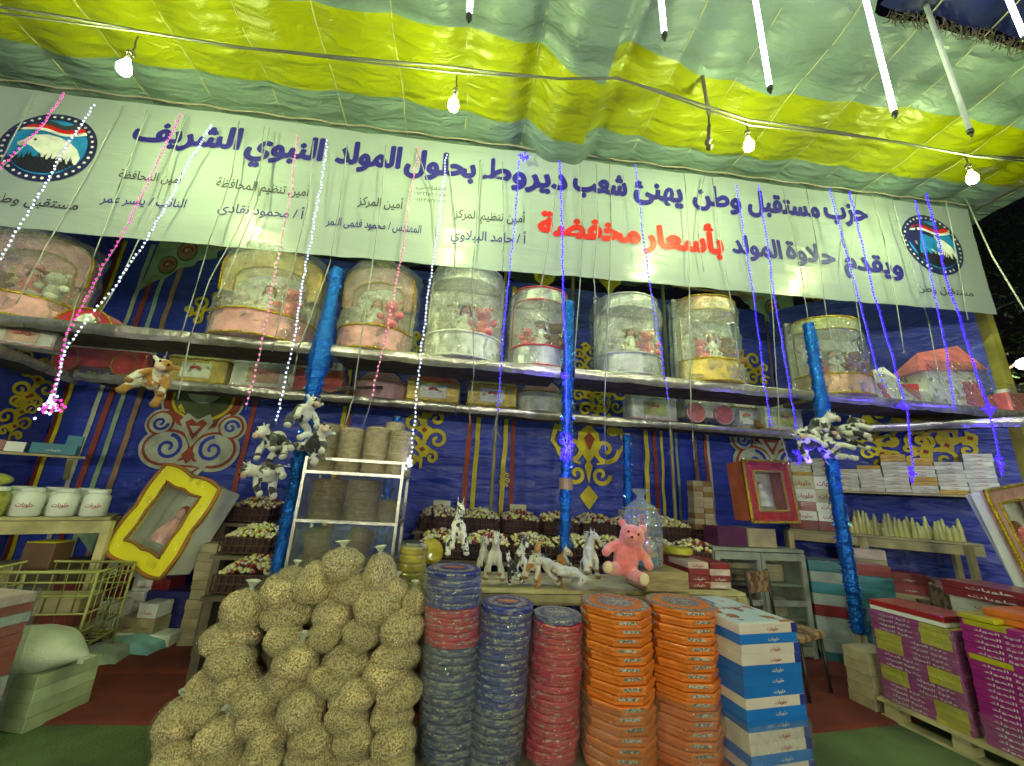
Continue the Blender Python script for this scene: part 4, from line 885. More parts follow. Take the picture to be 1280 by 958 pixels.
window_gift(30, 398, 100, 288, UY, s_pink, s_pink, t_gold, s_pink, 'large pink satin gift display at the far left end of the upper shelf', .35, s_hot)
window_gift(328, 432, 120, 316, UY, s_pink, s_gold, t_gold, s_white, 'largest pink based gift display with gold arch, left of the first post', .1, s_white)
window_gift(466, 444, 92, 334, UY, s_pink, s_pink, t_gold, s_white, 'pink gift display with gold trim just right of the first post', -.1, s_white)
window_gift(577, 453, 100, 339, UY, s_white, s_white, s_white, s_white, 'all white square topped gift display in crinkled cellophane', 0, s_white, arched=False)
window_gift(673, 459, 78, 362, UY, s_silver, s_silver, s_red, s_white, 'silver topped gift display with dark red trim beside the middle post', 0, s_print, arched=False)
window_gift(785, 474, 88, 376, UY, s_silver, s_silver, s_silver, s_white, 'silver and pink gift display right of the middle post', 0, s_print, arched=False)
window_gift(886, 484, 92, 380, UY, s_gold, s_peach, t_gold, s_white, 'gold gift display turned slightly, with a broad gold tinsel frame', .18, s_print, arched=False)
window_gift(1040, 498, 92, 406, UY, s_peach, s_lime, t_gold, s_white, 'gold and lime gift display partly hidden by the right hand post', -.1, s_white, arched=False)
# red domed gift behind left shelf
def at_shelf(x, y, Y, Z): p = A(x, y, Y); p.z = Z; return p
p = at_shelf(112, 415, 3.72, US); t = thing('domed_gift', 'red domed gift box with a pale front, far left of the upper shelf', 'gift', p)
mb = MB(); out = [(-.24, 0)]+[(-.24*cos(pi*i/16), .20*sin(pi*i/16)) for i in range(1, 16)]+[(.24, 0)]; mb.prism(out, -.08, .08); mb.build('dome', s_red, t)
mb = MB(); mb.prism([(x*.4+.02, z*.72) for x, z in out], -.095, -.081); mb.build('front_panel', s_print, t)
mb = MB(); mb.tube([(x, -.085, z) for x, z in out], .008, 5); mb.build('gold_trim', t_gold, t)
# wrapped gift with red triangle and pink roofed house
p = at_shelf(1122, 506, 3.72, US); t = thing('wrapped_gift', 'wide clear wrapped gift with red triangular flaps left of the pink house', 'gift', p)
mb = MB(); mb.prism([(-.33, 0), (-.30, .40), (-.15, .46), (.12, .26), (.40, .22), (.40, 0)], -.05, .16); mb.build('body', s_print, t)
mb = MB(); mb.prism([(-.30, .24), (-.26, .26), (-.12, .01), (-.18, .01)], -.075, -.053); mb.build('red_flap', s_red, t)
mb = MB(); mb.prism([(.02, .26), (.24, .28), (.24, .08)], -.075, -.053); mb.build('red_flap', s_red, t)
mb = MB(); mb.grid(lambda u, v: (lerp(-.38, .46, u), -.13-.05*sin(pi*u)+.025*noise.noise(Vector((u*7, v*6, 0)))+.20*v*v, lerp(0, .30+.22*max(0, 1-abs(u-.22)*2.6), v)), 36, 20); mb.build('cellophane', cello, t)
p = at_shelf(1182, 512, 3.74, US); t = thing('toy_house_gift', 'coral pink toy house gift with a pitched roof at the right of the upper shelf', 'gift', p, -.15); t.scale = (1.12, 1.1, 1.22)
mb = MB(); mb.box((0, 0, .19), (.50, .26, .38)); mb.build('walls', s_print, t)
mb = MB(); mb._add([(-.36, -.18, .36), (.34, -.18, .40), (.34, .20, .40), (-.36, .20, .36), (-.16, 0.0, .60), (.30, 0.0, .70)], [[0, 1, 5, 4], [2, 3, 4, 5], [1, 2, 5], [3, 0, 4], [3, 2, 1, 0]]); mb.build('roof', s_hot, t)
mb = MB(); mb.box((.17, -.14, .14), (.16, .012, .26)); mb.build('pink_door', s_hot, t)
mb = MB(); mb.grid(lambda u, v: (lerp(-.30, .32, u), -.19+.03*noise.noise(Vector((u*8, v*7, 4))), lerp(0, .46, v)), 26, 20); mb.build('cellophane', cello, t)
p = at_shelf(1262, 514, 3.6, US); t = thing('pink_gift', 'small coral pink gift beyond the corner post at the far right', 'gift', p)
mb = MB(); mb.box((0, 0, .12), (.26, .2, .24), bev=.02); mb.build('box', s_hot, t); mb = MB(); mb.cyl((-.02, 0, .24), .07, .05, 16); mb.build('round_top', s_white, t)
mb = MB(); mb.grid(lambda u, v: (lerp(-.17, .17, u), -.13+.02*noise.noise(Vector((u*8, v*7, 9))), lerp(0, .33, v)), 16, 14); mb.build('cellophane', cello, t)
# ------------------------------------------------------------------ lower shelf gifts
def ruffle(t, w_, d, z, m, r=.012):
    mb = MB(); pts = []; n = 44
    for i in range(n+1):
        a = i/n*4; sd = int(a) % 4; f = a-int(a); c = [(-w_/2, -d/2), (w_/2, -d/2), (w_/2, d/2), (-w_/2, d/2), (-w_/2, -d/2)]
        pts.append((lerp(c[sd][0], c[sd+1][0], f), lerp(c[sd][1], c[sd+1][1], f), z+.006*sin(i*2.6)))
    mb.tube(pts, r, 5); mb.build('trim', m, t)
def low_gift(x, ytop, ybot, wpx, style, m1, m2, lab, Y=4.62, rz=0, zz=None):
    p = A(x, ybot, Y); p.z = (LS if zz is None else zz)+.01; s = mpp(p); w_ = wpx*s*.96; h = (ybot-ytop)*s*1.05; d = min(.3, w_*.5)
    t = thing('gift_box', lab, 'gift', p, rz)
    if style == 'box':
        mb = MB(); mb.box((0, 0, h*.33), (w_, d, h*.66), bev=.012); mb.build('box', m1, t)
        mb = MB(); mb.grid(lambda u, v: (lerp(-w_*.5, w_*.5, u), lerp(-d*.5, d*.5, v), h*.66+h*.32*(sin(pi*u)*sin(pi*v))**.4*(1+.18*noise.noise(Vector((u*5, v*5, x))))), 18, 8); mb.build('filled_top', m2, t)
        ruffle(t, w_, d, h*.64, t_gold if m1 is not s_white else s_white); ruffle(t, w_+.004, d+.004, .012, t_gold if m1 is not s_white else s_pink, .009)
        MB().box((0, -d/2-.004, h*.33), (w_*.5, .006, h*.40), bev=.002).build('front_panel', s_print if m1 is not s_white else m2 if m2 is not s_print else s_peach, t)
        mb = MB()
        for sx in (-1, 1): mb.ell((sx*.03, -d/2-.02, h*.40), (.03, .014, .018), 8, 6, (0, sx*.4, 0))
        mb.ell((0, -d/2-.024, h*.40), (.012, .012, .012), 8, 6); mb.build('bow', s_hot if m1 is not s_gold else s_red, t)
    elif style == 'wheels':
        mb = MB(); mb.box((0, 0, h*.45), (w_*.98, d*.8, h*.5), bev=.015); mb.build('cart', m2, t)
        mb = MB(); mb.box((0, .02, h*.80), (w_*.8, d*.6, h*.30), bev=.015); mb.build('cargo', s_print, t)
        for sx in (-.30, .30):
            mb = MB(); mb.lathe([(h*.30, 0), (h*.30, .03)], 22, (0, 0, 0)); mb.v = [Vector((v.x+sx*w_, -d*.4-v.z, v.y+h*.32)) for v in mb.v]; wh = mb.build('wheel', m1, t)
            m = MB(); m.tube([(sx*w_+h*.29*cos(2*pi*i/24), -d*.4-.034, h*.32+h*.29*sin(2*pi*i/24)) for i in range(25)], .006, 5); m.build('rim', t_gold if m1 is s_red else s_white, wh)
            m = MB(); m.ell((sx*w_, -d*.4-.036, h*.32), (.012, .006, .012), 8, 6); m.build('hub', t_gold, wh)
    elif style == 'hat':
        mb = MB(); mb.lathe([(w_*.48, 0), (w_*.5, h*.55)], 24, sy=.6); mb.build('drum', m1, t)
        mb = MB(); mb.ell((0, 0, h*.55), (w_*.42, w_*.28, h*.42), 18, 10); mb.build('filled_top', m2, t)
        mb = MB(); mb.tube([(w_*.5*cos(2*pi*i/30), w_*.3*sin(2*pi*i/30), h*.55+.005*(i % 2)) for i in range(31)], .011, 5); mb.build('trim', t_gold, t)
    mb = MB(); mb.grid(lambda u, v: (-(w_*.54)*cos(pi*u)*(1+.04*noise.noise(Vector((u*9, v*6, x)))), -(d*.72)*sin(pi*u)**.5*(1+.08*noise.noise(Vector((u*9, v*7, x+3)))), h*1.08*v), 24, 10); mb.build('cellophane', film('thin_cellophane', (.95, .98, .95), .09, .02, .07, 15, 1), t)
    return t
low_gift(28, 412, 448, 60, 'box', s_white, s_print, 'white satin gift box at the far left below the upper shelf', 3.7, .3, LS+.02)
low_gift(128, 430, 476, 110, 'wheels', s_red, s_red, 'red toy cart gift with two gold rimmed wheels on the lower shelf, left')
low_gift(250, 444, 488, 70, 'box', s_gold, s_lime, 'gold covered gift box behind the brown plush cow')
low_gift(333, 448, 492, 76, 'box', s_white, s_print, 'white floral gift box left of the first blue post')
low_gift(396, 456, 498, 66, 'wheels', s_red, s_red, 'red wheeled gift half hidden by the first blue post')
low_gift(474, 464, 501, 64, 'hat', s_pink, s_pink, 'pink round gift with gold ruffle right of the first post')
low_gift(541, 470, 507, 66, 'box', s_gold, s_red, 'gold based gift box with red stuffing and a white pompom figure')
low_gift(613, 473, 513, 62, 'box', s_gold, s_lime, 'square gold gift box between the two centre posts')
low_gift(676, 476, 517, 62, 'hat', s_white, s_pink, 'white rounded gift with a pink oval just left of the middle post')
low_gift(812, 488, 528, 60, 'box', s_white, s_lime, 'cream gift box with lime top right of the yellow ornament')
low_gift(880, 495, 535, 64, 'wheels', s_hot, s_white, 'gift cart with two coral pink wheels on the lower shelf')
low_gift(928, 500, 538, 36, 'box', s_silver, s_print, 'small silver green gift next to the coral pink cart')
low_gift(973, 502, 543, 52, 'box', s_white, s_lime, 'white gift box left of the right hand blue post')
q = make_bear(fur_tan, fur_tan, 'tiny brown teddy between the silver and white gifts', .28, .01); q.location = at_shelf(948, 538, 4.5, LS+.01)
# ------------------------------------------------------------------ framed gifts
def framed(p, w_, h, d, rot, frame, side, trim, lab, wavy=.0, dollm=None, inner=None):
    t = thing('framed_gift', lab, 'gift', p, rot=rot)
    def ring(k, a): # outline
        pts = []
        for i in range(64):
            q = i/64*4; s_ = int(q); f = q-s_; c = [(-1, -1), (1, -1), (1, 1), (-1, 1), (-1, -1)]
            x = lerp(c[s_][0], c[s_+1][0], f); z = lerp(c[s_][1], c[s_+1][1], f); wv = 1+a*abs(sin(pi*f*2)) if a else 1
            pts.append((x*w_/2*k*wv, h/2+z*h/2*(k+(1-k)*(1-w_/h)*1.0)*wv))
        return pts
    o_, i_ = ring(1, wavy), ring(.62, -wavy*.8); n = 64; mb = MB()
    mb._add([(x, -d, z) for x, z in o_]+[(x, -d, z) for x, z in i_]+[(x, -d+.03, z) for x, z in o_]+[(x, -d+.03, z) for x, z in i_],
            [[i, (i+1) % n, n+(i+1) % n, n+i] for i in range(n)]+[[n+i, n+(i+1) % n, 3*n+(i+1) % n, 3*n+i] for i in range(n)]+[[2*n+i, 2*n+(i+1) % n, (i+1) % n, i] for i in range(n)])
    mb.build('front_frame', frame, t)
    mb = MB(); mb.box((0, -d*.5, h/2), (w_*.96, d*.96, h*.96)); mb.f = [f for f in mb.f if True]; mb = MB()
    for c, dd in (((0, -.01, h/2), (w_*.95, .02, h*.95)), ((-w_*.46, -d/2+.01, h/2), (.02, d-.04, h*.95)), ((w_*.46, -d/2+.01, h/2), (.02, d-.04, h*.95)), ((0, -d/2+.01, h*.03), (w_*.9, d-.04, .02)), ((0, -d/2+.01, h*.97), (w_*.9, d-.04, .02))): mb.box(c, dd)
    mb.build('case', side, t)
    if inner: mb = MB(); mb.box((0, -.022, h/2), (w_*.88, .002, h*.88)); mb.build('lining', inner, t)
    for rg, r in ((o_, .012), (i_, .010)): mb = MB(); mb.tube([(x, -d-.004, z) for x, z in rg+rg[:1]], r*w_/.45, 6); mb.build('trim', trim, t)
    s_ = MB(); s_.lathe([(.16*w_, 0), (.15*w_, .08*h), (.06*w_, .26*h)], 14, (0, -d*.5, .25*h)); s_.ell((0, -d*.5, .25*h+.32*h), (.07*w_, .06*w_, .07*h)); s_.build('doll', dollm or s_white, t)
    s_ = MB(); s_.ell((0, -d*.45, .25*h+.34*h), (.08*w_, .06*w_, .075*h)); s_.build('doll_hair', hair_m, t)
    mb = MB(); mb.grid(lambda u, v: (lerp(-w_*.53, w_*.53, u), -d-.03-.02*sin(pi*u)*sin(pi*v)+.015*noise.noise(Vector((u*8, v*8, w_*9))), lerp(-.01, h*1.03, v)), 26, 26); mb.build('cellophane', film('frame_cellophane', (.97, 1, .97), .08, .012, .05, 15, 1), t)
    return t
yfoam = mat('yellow_foam', (.85, .74, .005), .55, kind='cells', bs=20, thr=1.03, col2=(.2, .15, .02), rnd=0)
framed(A(203, 704, 4.35), .66, .80, .30, (-.16, .30, -.25), yfoam, white, mat('brown_edge', (.35, .14, .02), .6), 'tilted gift in a wavy bright yellow frame with brown edges on the left goods', .07, s_pink, mat('white_net', (.62, .66, .58), .6, bump=.8, bs=40))
framed(A(946, 652, 4.25), .62, .66, .26, (-.05, -.03, .10), t_red, mat('orange_side', (.55, .14, .05), .5), t_gold, 'gift framed in red and gold tinsel standing above the metal cabinet', 0, s_white, s_white)
framed(A(1300, 738, 2.95), .62, .84, .10, (-.10, -.16, .15), s_pink, white, t_gold, 'white framed gift with gold tinsel and a pink animal at the right edge', 0, s_hot, s_white)
mb = MB(); mb.prism([(-.20, 0), (-.20, .80), (.24, .80), (.24, 0)], 0, .02)
o = mb.build('white_board', white); o.location = A(1290, 728, 3.1); o.rotation_euler = (-.1, -.24, .1); tag(o, 'plain white leaning board left of the white framed gift', 'board')
# ------------------------------------------------------------------ tables
def table(name, lab, a, b, depth, z, legs, legh=None, rail=.10, mt=wood, plank=.16):
    a = Vector((a[0], a[1], z)); b = Vector((b[0], b[1], z)); dr = (b-a).normalized(); nrm = Vector((-dr.y, dr.x, 0)); L = (b-a).length
    t = thing(name, lab, 'table', (a.x, a.y, 0), world=True)
    n = max(1, round(depth/plank)); w_ = depth/n
    for i in range(n): c = a+nrm*w_*(i+.5)-Vector((0, 0, .012)); mb = MB(); mb.beam(c, c+dr*L, w_-.01, .024-.004*(i % 2)); mb.build('plank', mt, t)
    mb = MB(); c = a+nrm*.02-Vector((0, 0, .03+rail/2)); mb.beam(c, c+dr*L, .03, rail); mb.build('front_rail', mt, t)
    mb = MB(); c = a+nrm*(depth-.03)-Vector((0, 0, .03+rail/2)); mb.beam(c, c+dr*L, .03, rail); mb.build('back_rail', mt, t)
    for s_ in legs:
        for q in (-.005, depth-.04):
            p = a+dr*(s_*L)+nrm*q; mb = MB(); mb.beam((p.x, p.y, 0), (p.x, p.y, z-.027), .07, .04); mb.build('leg', mt, t)
    return t
table('display_table', 'long display table behind the tin stacks, carrying the plush animals', (-.30, 3.0), (2.35, 3.1), .62, .80, (.02, .5, .98), rail=.07)
RZ = 1.20
ra, rb = A(985, 652, 4.75), A(1232, 690, 3.7)
table('side_table', 'rough pine table on the right carrying candles and cartons', ra[:2], rb[:2], .42, RZ, (.0, .42, .93))
la, lb = Vector((-3.62, 2.4, 0)), Vector((-3.55, 4.55, 0))
def lt(): 
    t = table('side_table', 'rough pine table on the left carrying rows of plastic jars', (-4.3, 3.35), (-3.05, 4.1), .5, 1.06, (.05, .47, 1.0)); return t
lt()
# wall shelf with cartons, left and right
def wall_shelf(a, b, d, z, lab):
    a = Vector(a+(z,)); b = Vector(b+(z,)); dr = (b-a).normalized(); nrm = Vector((-dr.y, dr.x, 0)); t = thing('wall_shelf', lab, 'shelf', a, world=True)
    for i in range(2): mb = MB(); c = a+nrm*d*(.25+.5*i)-Vector((0, 0, .012)); mb.beam(c, c+(b-a), d*.5-.006, .022+.002*i); mb.build('plank', wood, t)
    for k in (.08, .92): mb = MB(); c = a.lerp(b, k); mb.beam(c+nrm*.03-Vector((0, 0, .03)), c+nrm*d-Vector((0, 0, .22)), .04, .03); mb.build('bracket', wood, t)
    return t
wall_shelf((-4.6, 3.6), (-3.62, 4.35), .35, 1.58, 'short pine wall shelf at the left holding teal and maroon cartons')
ws_a, ws_b = Vector((4.60, 4.92, 0)), Vector((6.02, 3.40, 0))
wall_shelf((ws_a.x, ws_a.y), (ws_b.x, ws_b.y), .38, 1.71, 'pine wall shelf on the right stacked with white cartons')
# stepped stand for sweet baskets
def stand(x0, x1, y, z, lab):
    t = thing('stand', lab, 'stand', (x0, y, 0), world=True); mb = MB(); mb.box(((x0+x1)/2, y+.22, z-.015), (x1-x0, .46, .03)); mb.build('board', darkwood, t)
    for X in (x0+.05, x1-.05): mb = MB(); mb.box((X, y+.2, (z-.03)/2), (.06, .36, z-.03)); mb.build('support', darkwood, t)
stand(-.42, 3.35, 4.42, 1.02, 'dark back step under the upper row of sweet baskets'); stand(-.42, 3.2, 3.95, .82, 'dark front step under the lower row of sweet baskets')
stand(-2.34, -1.86, 4.42, 1.02, 'dark top step of the sweet baskets left of the first post'); stand(-2.08, -1.60, 3.95, .80, 'dark middle step of the sweet baskets left of the first post'); stand(-1.86, -1.38, 3.55, .58, 'dark lowest step of the sweet baskets left of the first post')
# ------------------------------------------------------------------ sweet baskets
c1m = mat('sweet_yellow_green', (.62, .62, .14), .35, kind='cells', bs=40, thr=.6, col2=(.70, .66, .44), rnd=.2); c2m = mat('sweet_maroon', (.28, .03, .04), .35, rnd=.2); c3m = mat('sweet_cream', (.62, .58, .42), .4, rnd=.1); wick = mat('dark_wicker', (.10, .05, .03), .7, bump=.8, bs=60)
def basket_mesh(seed, w_=.42, d=.36, h=.13):
    rr = random.Random(seed); rim = MB()
    for zz in (.005, h*.5, h): rim.tube([(-w_/2, -d/2, zz), (w_/2, -d/2, zz), (w_/2, d/2, zz), (-w_/2, d/2, zz), (-w_/2, -d/2, zz)], .007, 5)
    for i in range(9): x = lerp(-w_/2, w_/2, i/8); rim.tube([(x, -d/2, 0), (x, -d/2, h)], .006, 4); rim.tube([(x, d/2, 0), (x, d/2, h)], .006, 4)
    for i in range(5): y = lerp(-d/2, d/2, i/4); rim.tube([(-w_/2, y, 0), (-w_/2, y, h)], .006, 4); rim.tube([(w_/2, y, 0), (w_/2, y, h)], .006, 4)
    rim.box((0, 0, .006), (w_-.02, d-.02, .008)); liner = MB(); liner.box((0, 0, h*.5), (w_-.03, d-.03, h*.85))
    cs = [MB(), MB(), MB()]; mix = rr.choice([(6, 1, 4), (4, 3, 4), (6, 1, 3), (5, 2, 4)])
    for i in range(190):
        x = rr.uniform(-.47, .47)*w_; y = rr.uniform(-.47, .47)*d; z = h*.92+.085*(1-(2*x/w_)**2)*(1-.3*(2*y/d)**2)*rr.uniform(.3, 1)+(.05*(y/d+.5))
        k = rr.choices((0, 1, 2), mix)[0]; r = rr.uniform(.014, .021); cs[k].ell((x, y, z), (r*1.4, r, r*.8), 6, 4, (rr.uniform(-1, 1), rr.uniform(-1, 1), rr.uniform(0, 3)))
    return rim.mesh('rim', wick), liner.mesh('lining', mat('dark_lining', (.05, .02, .02), .8)), [c.mesh('sweets', m) for c, m in zip(cs, (c1m, c2m, c3m))]
BM_ = [basket_mesh(i) for i in range(5)]
def basket(X, Y, Z, k, lab, tag_card=False, rz=0):
    t = thing('sweet_basket', lab, 'basket', (X, Y, Z), rz, 'open baskets of small sweets')
    rim, lin, cs = BM_[k % 5]; link('rim', rim, t); link('lining', lin, t)
    for c in cs: link('sweets', c, t, kind='stuff')
    if tag_card:
        mb = MB(); mb.box((0, .17, .26), (.20, .006, .06)); mb.build('price_card', mat('cream_card', (.62, .62, .38), .6), t)
for i in range(8):
    basket(-.16+.455*i, 4.64, 1.035, i*2, '%s sweet basket from the left in the upper row behind the plush animals' % ORD[i], i in (0, 2, 5))
for i in range(7): basket(-.1+.455*i, 4.17, .835, i*3+1, '%s sweet basket from the left in the lower row behind the plush animals' % ORD[i])
for k, (z, y, xx) in enumerate(((1.035, 4.64, -2.10), (.815, 4.17, -1.84), (.595, 3.77, -1.62))):
    basket(xx, y, z, k+1, 'sweet basket of the %s tier left of the first blue post' % ('top', 'middle', 'lowest')[k])
# ------------------------------------------------------------------ tins in stacks
def octp(r, n, z0, z1, ph, b=.006): return [(r-b, z0), (r, z0+b), (r, z1-b), (r-b, z1)]
tin_blue = mat('blue_tin', (.015, .03, .24), .35, kind='patch', vs=26, thr=.60, col2=(.16, .18, .22), stretch=(1, 1, 3), bump=.6, bs=18, coat=.6, rnd=.25)
tin_grey = mat('grey_blue_tin', (.05, .065, .17), .35, kind='patch', vs=24, thr=.53, col2=(.17, .19, .20), stretch=(1, 1, 3), bump=.6, bs=18, coat=.6, rnd=.2); tin_red = mat('red_tin', (.46, .012, .045), .35, kind='patch', vs=24, thr=.63, col2=(.42, .26, .20), stretch=(1, 1, 3), bump=.5, bs=18, coat=.6, rnd=.15)
tin_org = mat('orange_carton', (.68, .17, .015), .42, var=.15, vs=10, bump=.2, bs=20, coat=.4, rnd=.08)
pr_grey = mat('grey_print', (.42, .42, .36), .5, kind='cells', bs=110, thr=.5, col2=(.12, .10, .08), rnd=0); pr_cream = mat('cream_print', (.34, .31, .25), .5, kind='cells', bs=90, thr=.45, col2=(.12, .10, .12), rnd=0); pr_white = mat('white_lettering', (.72, .70, .66), .5, rnd=0); pr_red = mat('red_lettering', (.42, .02, .02), .5, rnd=0); pr_org = mat('orange_art', (.60, .20, .03), .4, rnd=0)
marks = {m.name: letter_mesh('lettering', 'حلويات', .12, .026, m) for m in (pr_white, pr_red, pr_cream)}
def tin_protos(col, n, r, h):
    body = MB(); body.lathe(octp(r*(.985 if n != 8 else .975), n, 0, h*.62, 0), n, ph=pi/n); lid = MB(); lid.lathe(octp(r, n, h*.45, h-.002, 0), n, ph=pi/n)
    lm = lid.mesh('lid', col); bm = body.mesh('base', col); strip = MB()
    for k in range(n):
        if n == 8:
            if k % 2: continue
            a = 2*pi*k/n; c = Vector((cos(a), sin(a), 0))*(r*cos(pi/n)+.0015); u = Vector((-sin(a), cos(a), 0)); w_ = r*.25
            strip._add([c-u*w_+Vector((0, 0, h*.52)), c+u*w_+Vector((0, 0, h*.52)), c+u*w_+Vector((0, 0, h*.86)), c-u*w_+Vector((0, 0, h*.86))], [[0, 1, 2, 3]])
        elif k % 3 != 2:
            a0 = 2*pi*(k-.36)/n+pi/n*0; a1 = 2*pi*(k+.36)/n; R_ = r*cos(pi/n)+.0022
            strip._add([(R_*cos(a0), R_*sin(a0), h*.60), (R_*cos(a1), R_*sin(a1), h*.60), (R_*cos(a1), R_*sin(a1), h*.84), (R_*cos(a0), R_*sin(a0), h*.84)], [[0, 1, 2, 3]])
    return bm, lm, strip.mesh('printed_band', pr_grey if n == 8 else pr_cream)
def top_art(t, r, h, n, c1, c2, c3):
    for rr_, m, z in ((.97, c1, .0012), (.80, c2, .0024), (.55, c1, .0036), (.42, c3, .0048)):
        mb = MB(); mb._add([(r*rr_*cos(2*pi*i/24+pi/n), r*rr_*sin(2*pi*i/24+pi/n)*(1 if rr_ > .5 else .6), h+z) for i in range(24)], [list(range(24))], False); mb.build('printed_top', m, t)
    o = link('lettering', marks['white_lettering'], t, (0, -.004, h+.0062), rot=(-pi/2, 0, 0))
TW = film('tin_wrap', (.92, .95, .95), .16, .035, .10, 22, 1)
def stack(base, top, secs, desc, r, seed):
    """secs: (colour name, material, sides, count)"""
    rr = random.Random(seed); base = Vector(base); top = Vector(top); tot = sum(s_[3] for s_ in secs); h = (top.z-base.z)/tot; k = tot; protos = {}
    z = top.z; num = 0
    for cn, m, n, cnt in secs:
        P_ = tin_protos(m, n, r, h); zt = z; first = num
        for i in range(cnt):
            z -= h; f = (z-base.z)/(top.z-base.z); x = lerp(base.x, top.x, f)+rr.uniform(-.006, .006); y = lerp(base.y, top.y, f)+rr.uniform(-.006, .006)
            sh = 'octagonal' if n == 8 else 'round'
            t = thing('sweets_tin' if n != 8 or cn != 'orange' else 'sweets_carton', '%s %s %s, %s from the top of %s' % (cn, sh, 'carton' if cn == 'orange' else 'tin', ORD[num], desc), 'carton' if cn == 'orange' else 'tin', (x, y, z+.0005), rr.uniform(-.12, .12)-pi/2+(0 if n == 8 else rr.uniform(0, 3)), 'sweets tins stacked in front of the display table')
            link('base', P_[0], t); link('lid', P_[1], t); link('printed_band', P_[2], t)
            if num == 0:
                top_art(t, r*.97, h-.001, n, m if n != 8 else pr_cream, pr_cream if n != 8 else m, pr_org if n != 8 else pr_cream); t.rotation_euler[2] = -.1
            num += 1
        # film round the section
        if cn in ('grey blue', 'orange lower', 'red', 'blue', 'orange'):
            z1 = zt-(h*.6 if first == 0 else 0); z0 = z+.004; xx = lambda zz: lerp(base.x, top.x, (zz-base.z)/(top.z-base.z)); yy = lambda zz: lerp(base.y, top.y, (zz-base.z)/(top.z-base.z))
            if cn == 'orange': z1 = lerp(z0, z1, .42)
            mb = MB()
            def f(u, v):
                a = 2*pi*u; zz = lerp(z0, z1, v); q = (r+.008)*(1+.05*noise.noise(Vector((cos(a)*2, sin(a)*2, zz*12+seed)))+.022*noise.noise(Vector((cos(a)*9, sin(a)*9, zz*40))))
                if n == 8: q *= (.955+.055*abs(cos(4*(a+pi/8)))**2)
                return (xx(zz)+q*cos(a), yy(zz)+q*sin(a), zz)
            mb.grid(f, 64, max(6, int((z1-z0)/.02))); tag(mb.build('stretch_film', TW, org=(xx(z0), yy(z0), z0)), 'clear stretch film round the %s section of %s' % (cn, desc), 'film').location = (xx(z0), yy(z0), z0)
T = lambda x, y, Z, Y: (lambda p: p)(A(x, y, Y))
def stk(px0, px1, ytop, secs, desc, rpx, seed, Y=2.66):
    b = A(px0, 955, Y); b.z = .035; tp_ = A(px1, ytop, Y+.02); r = rpx*mpp(tp_); tp_.y = Y+.02
    stack(b, tp_, secs, desc, r, seed)
stk(559, 568, 710, [('blue', tin_blue, 16, 5), ('red', tin_red, 16, 5), ('grey blue', tin_grey, 16, 14)], 'the tall mixed stack', 34, 1, 2.70)
stk(616, 634, 752, [('blue', tin_blue, 16, 13), ('grey blue', tin_grey, 16, 7)], 'the all blue stack', 32, 2)
stk(688, 698, 766, [('blue grey', tin_grey, 8, 1), ('red', tin_red, 12, 20)], 'the slim red stack', 31, 3)
stk(772, 769, 752, [('orange', tin_org, 8, 17)], 'the left orange stack', 43, 4, 2.62)
stk(856, 850, 752, [('orange', tin_org, 8, 17)], 'the right orange stack', 43, 5, 2.66)
# tray the stacks stand on
for k, (xa, xb, m, lab) in enumerate(((585, 735, darkwood, 'dark low board under the blue and red tin stacks'), (742, 905, mat('orange_board', (.50, .13, .02), .6), 'orange low board under the octagonal carton stacks'), (515, 583, darkwood, 'dark low board under the tall tin stack'))):
    a = A(xa, 955, 2.66); b = A(xb, 955, 2.66); o = MB().box(((a.x+b.x)/2, 2.70, .016), (b.x-a.x, .56, .032)).build('base_board', m); tag(o, lab, 'board')
# ------------------------------------------------------------------ blue and white long cartons
bl_blue = mat('bright_blue_carton', (.005, .15, .56), .4, var=.1, coat=.5, rnd=.1); bl_white = mat('pink_white_carton', (.62, .55, .50), .4, var=.06, coat=.5, rnd=.05); bl_end = mat('deep_blue_print', (.02, .04, .30), .4)
def carton(name, lab, cat, dims, mats, loc, rz=0, group=None, extra=None, mesh=None):
    t = thing(name, lab, cat, loc, rz, group)
    return t
fl = G(924, 781, .80); fr = G(995, 778, .80); bkl = G(864, 739, .80)
u = (fr-fl); Wd = u.length; u = u.normalized(); nb = Vector((-u.y, u.x, 0)); rzb = math.atan2(u.y, u.x); Lg = .60
def long_meshes(body):
    mb = MB(); mb.box((0, 0, 0), (Wd, Lg, .0535), bev=.003); bm = mb.mesh('box', body)
    mb = MB(); mb.box((Wd/2-.02, 0, 0), (.045, Lg+.003, .052)); em = mb.mesh('end_band', bl_end); return bm, em
PB, PW = long_meshes(bl_blue), long_meshes(bl_white); order = 'WBWWBBBWBBWWBWB'
base_c = (fl+fr)/2+nb*Lg/2
lt_w = letter_mesh('lettering', 'حلويات السعادة'.split()[0], .085, .024, pr_white); lt_r = letter_mesh('lettering', 'حلويات', .085, .026, pr_red)
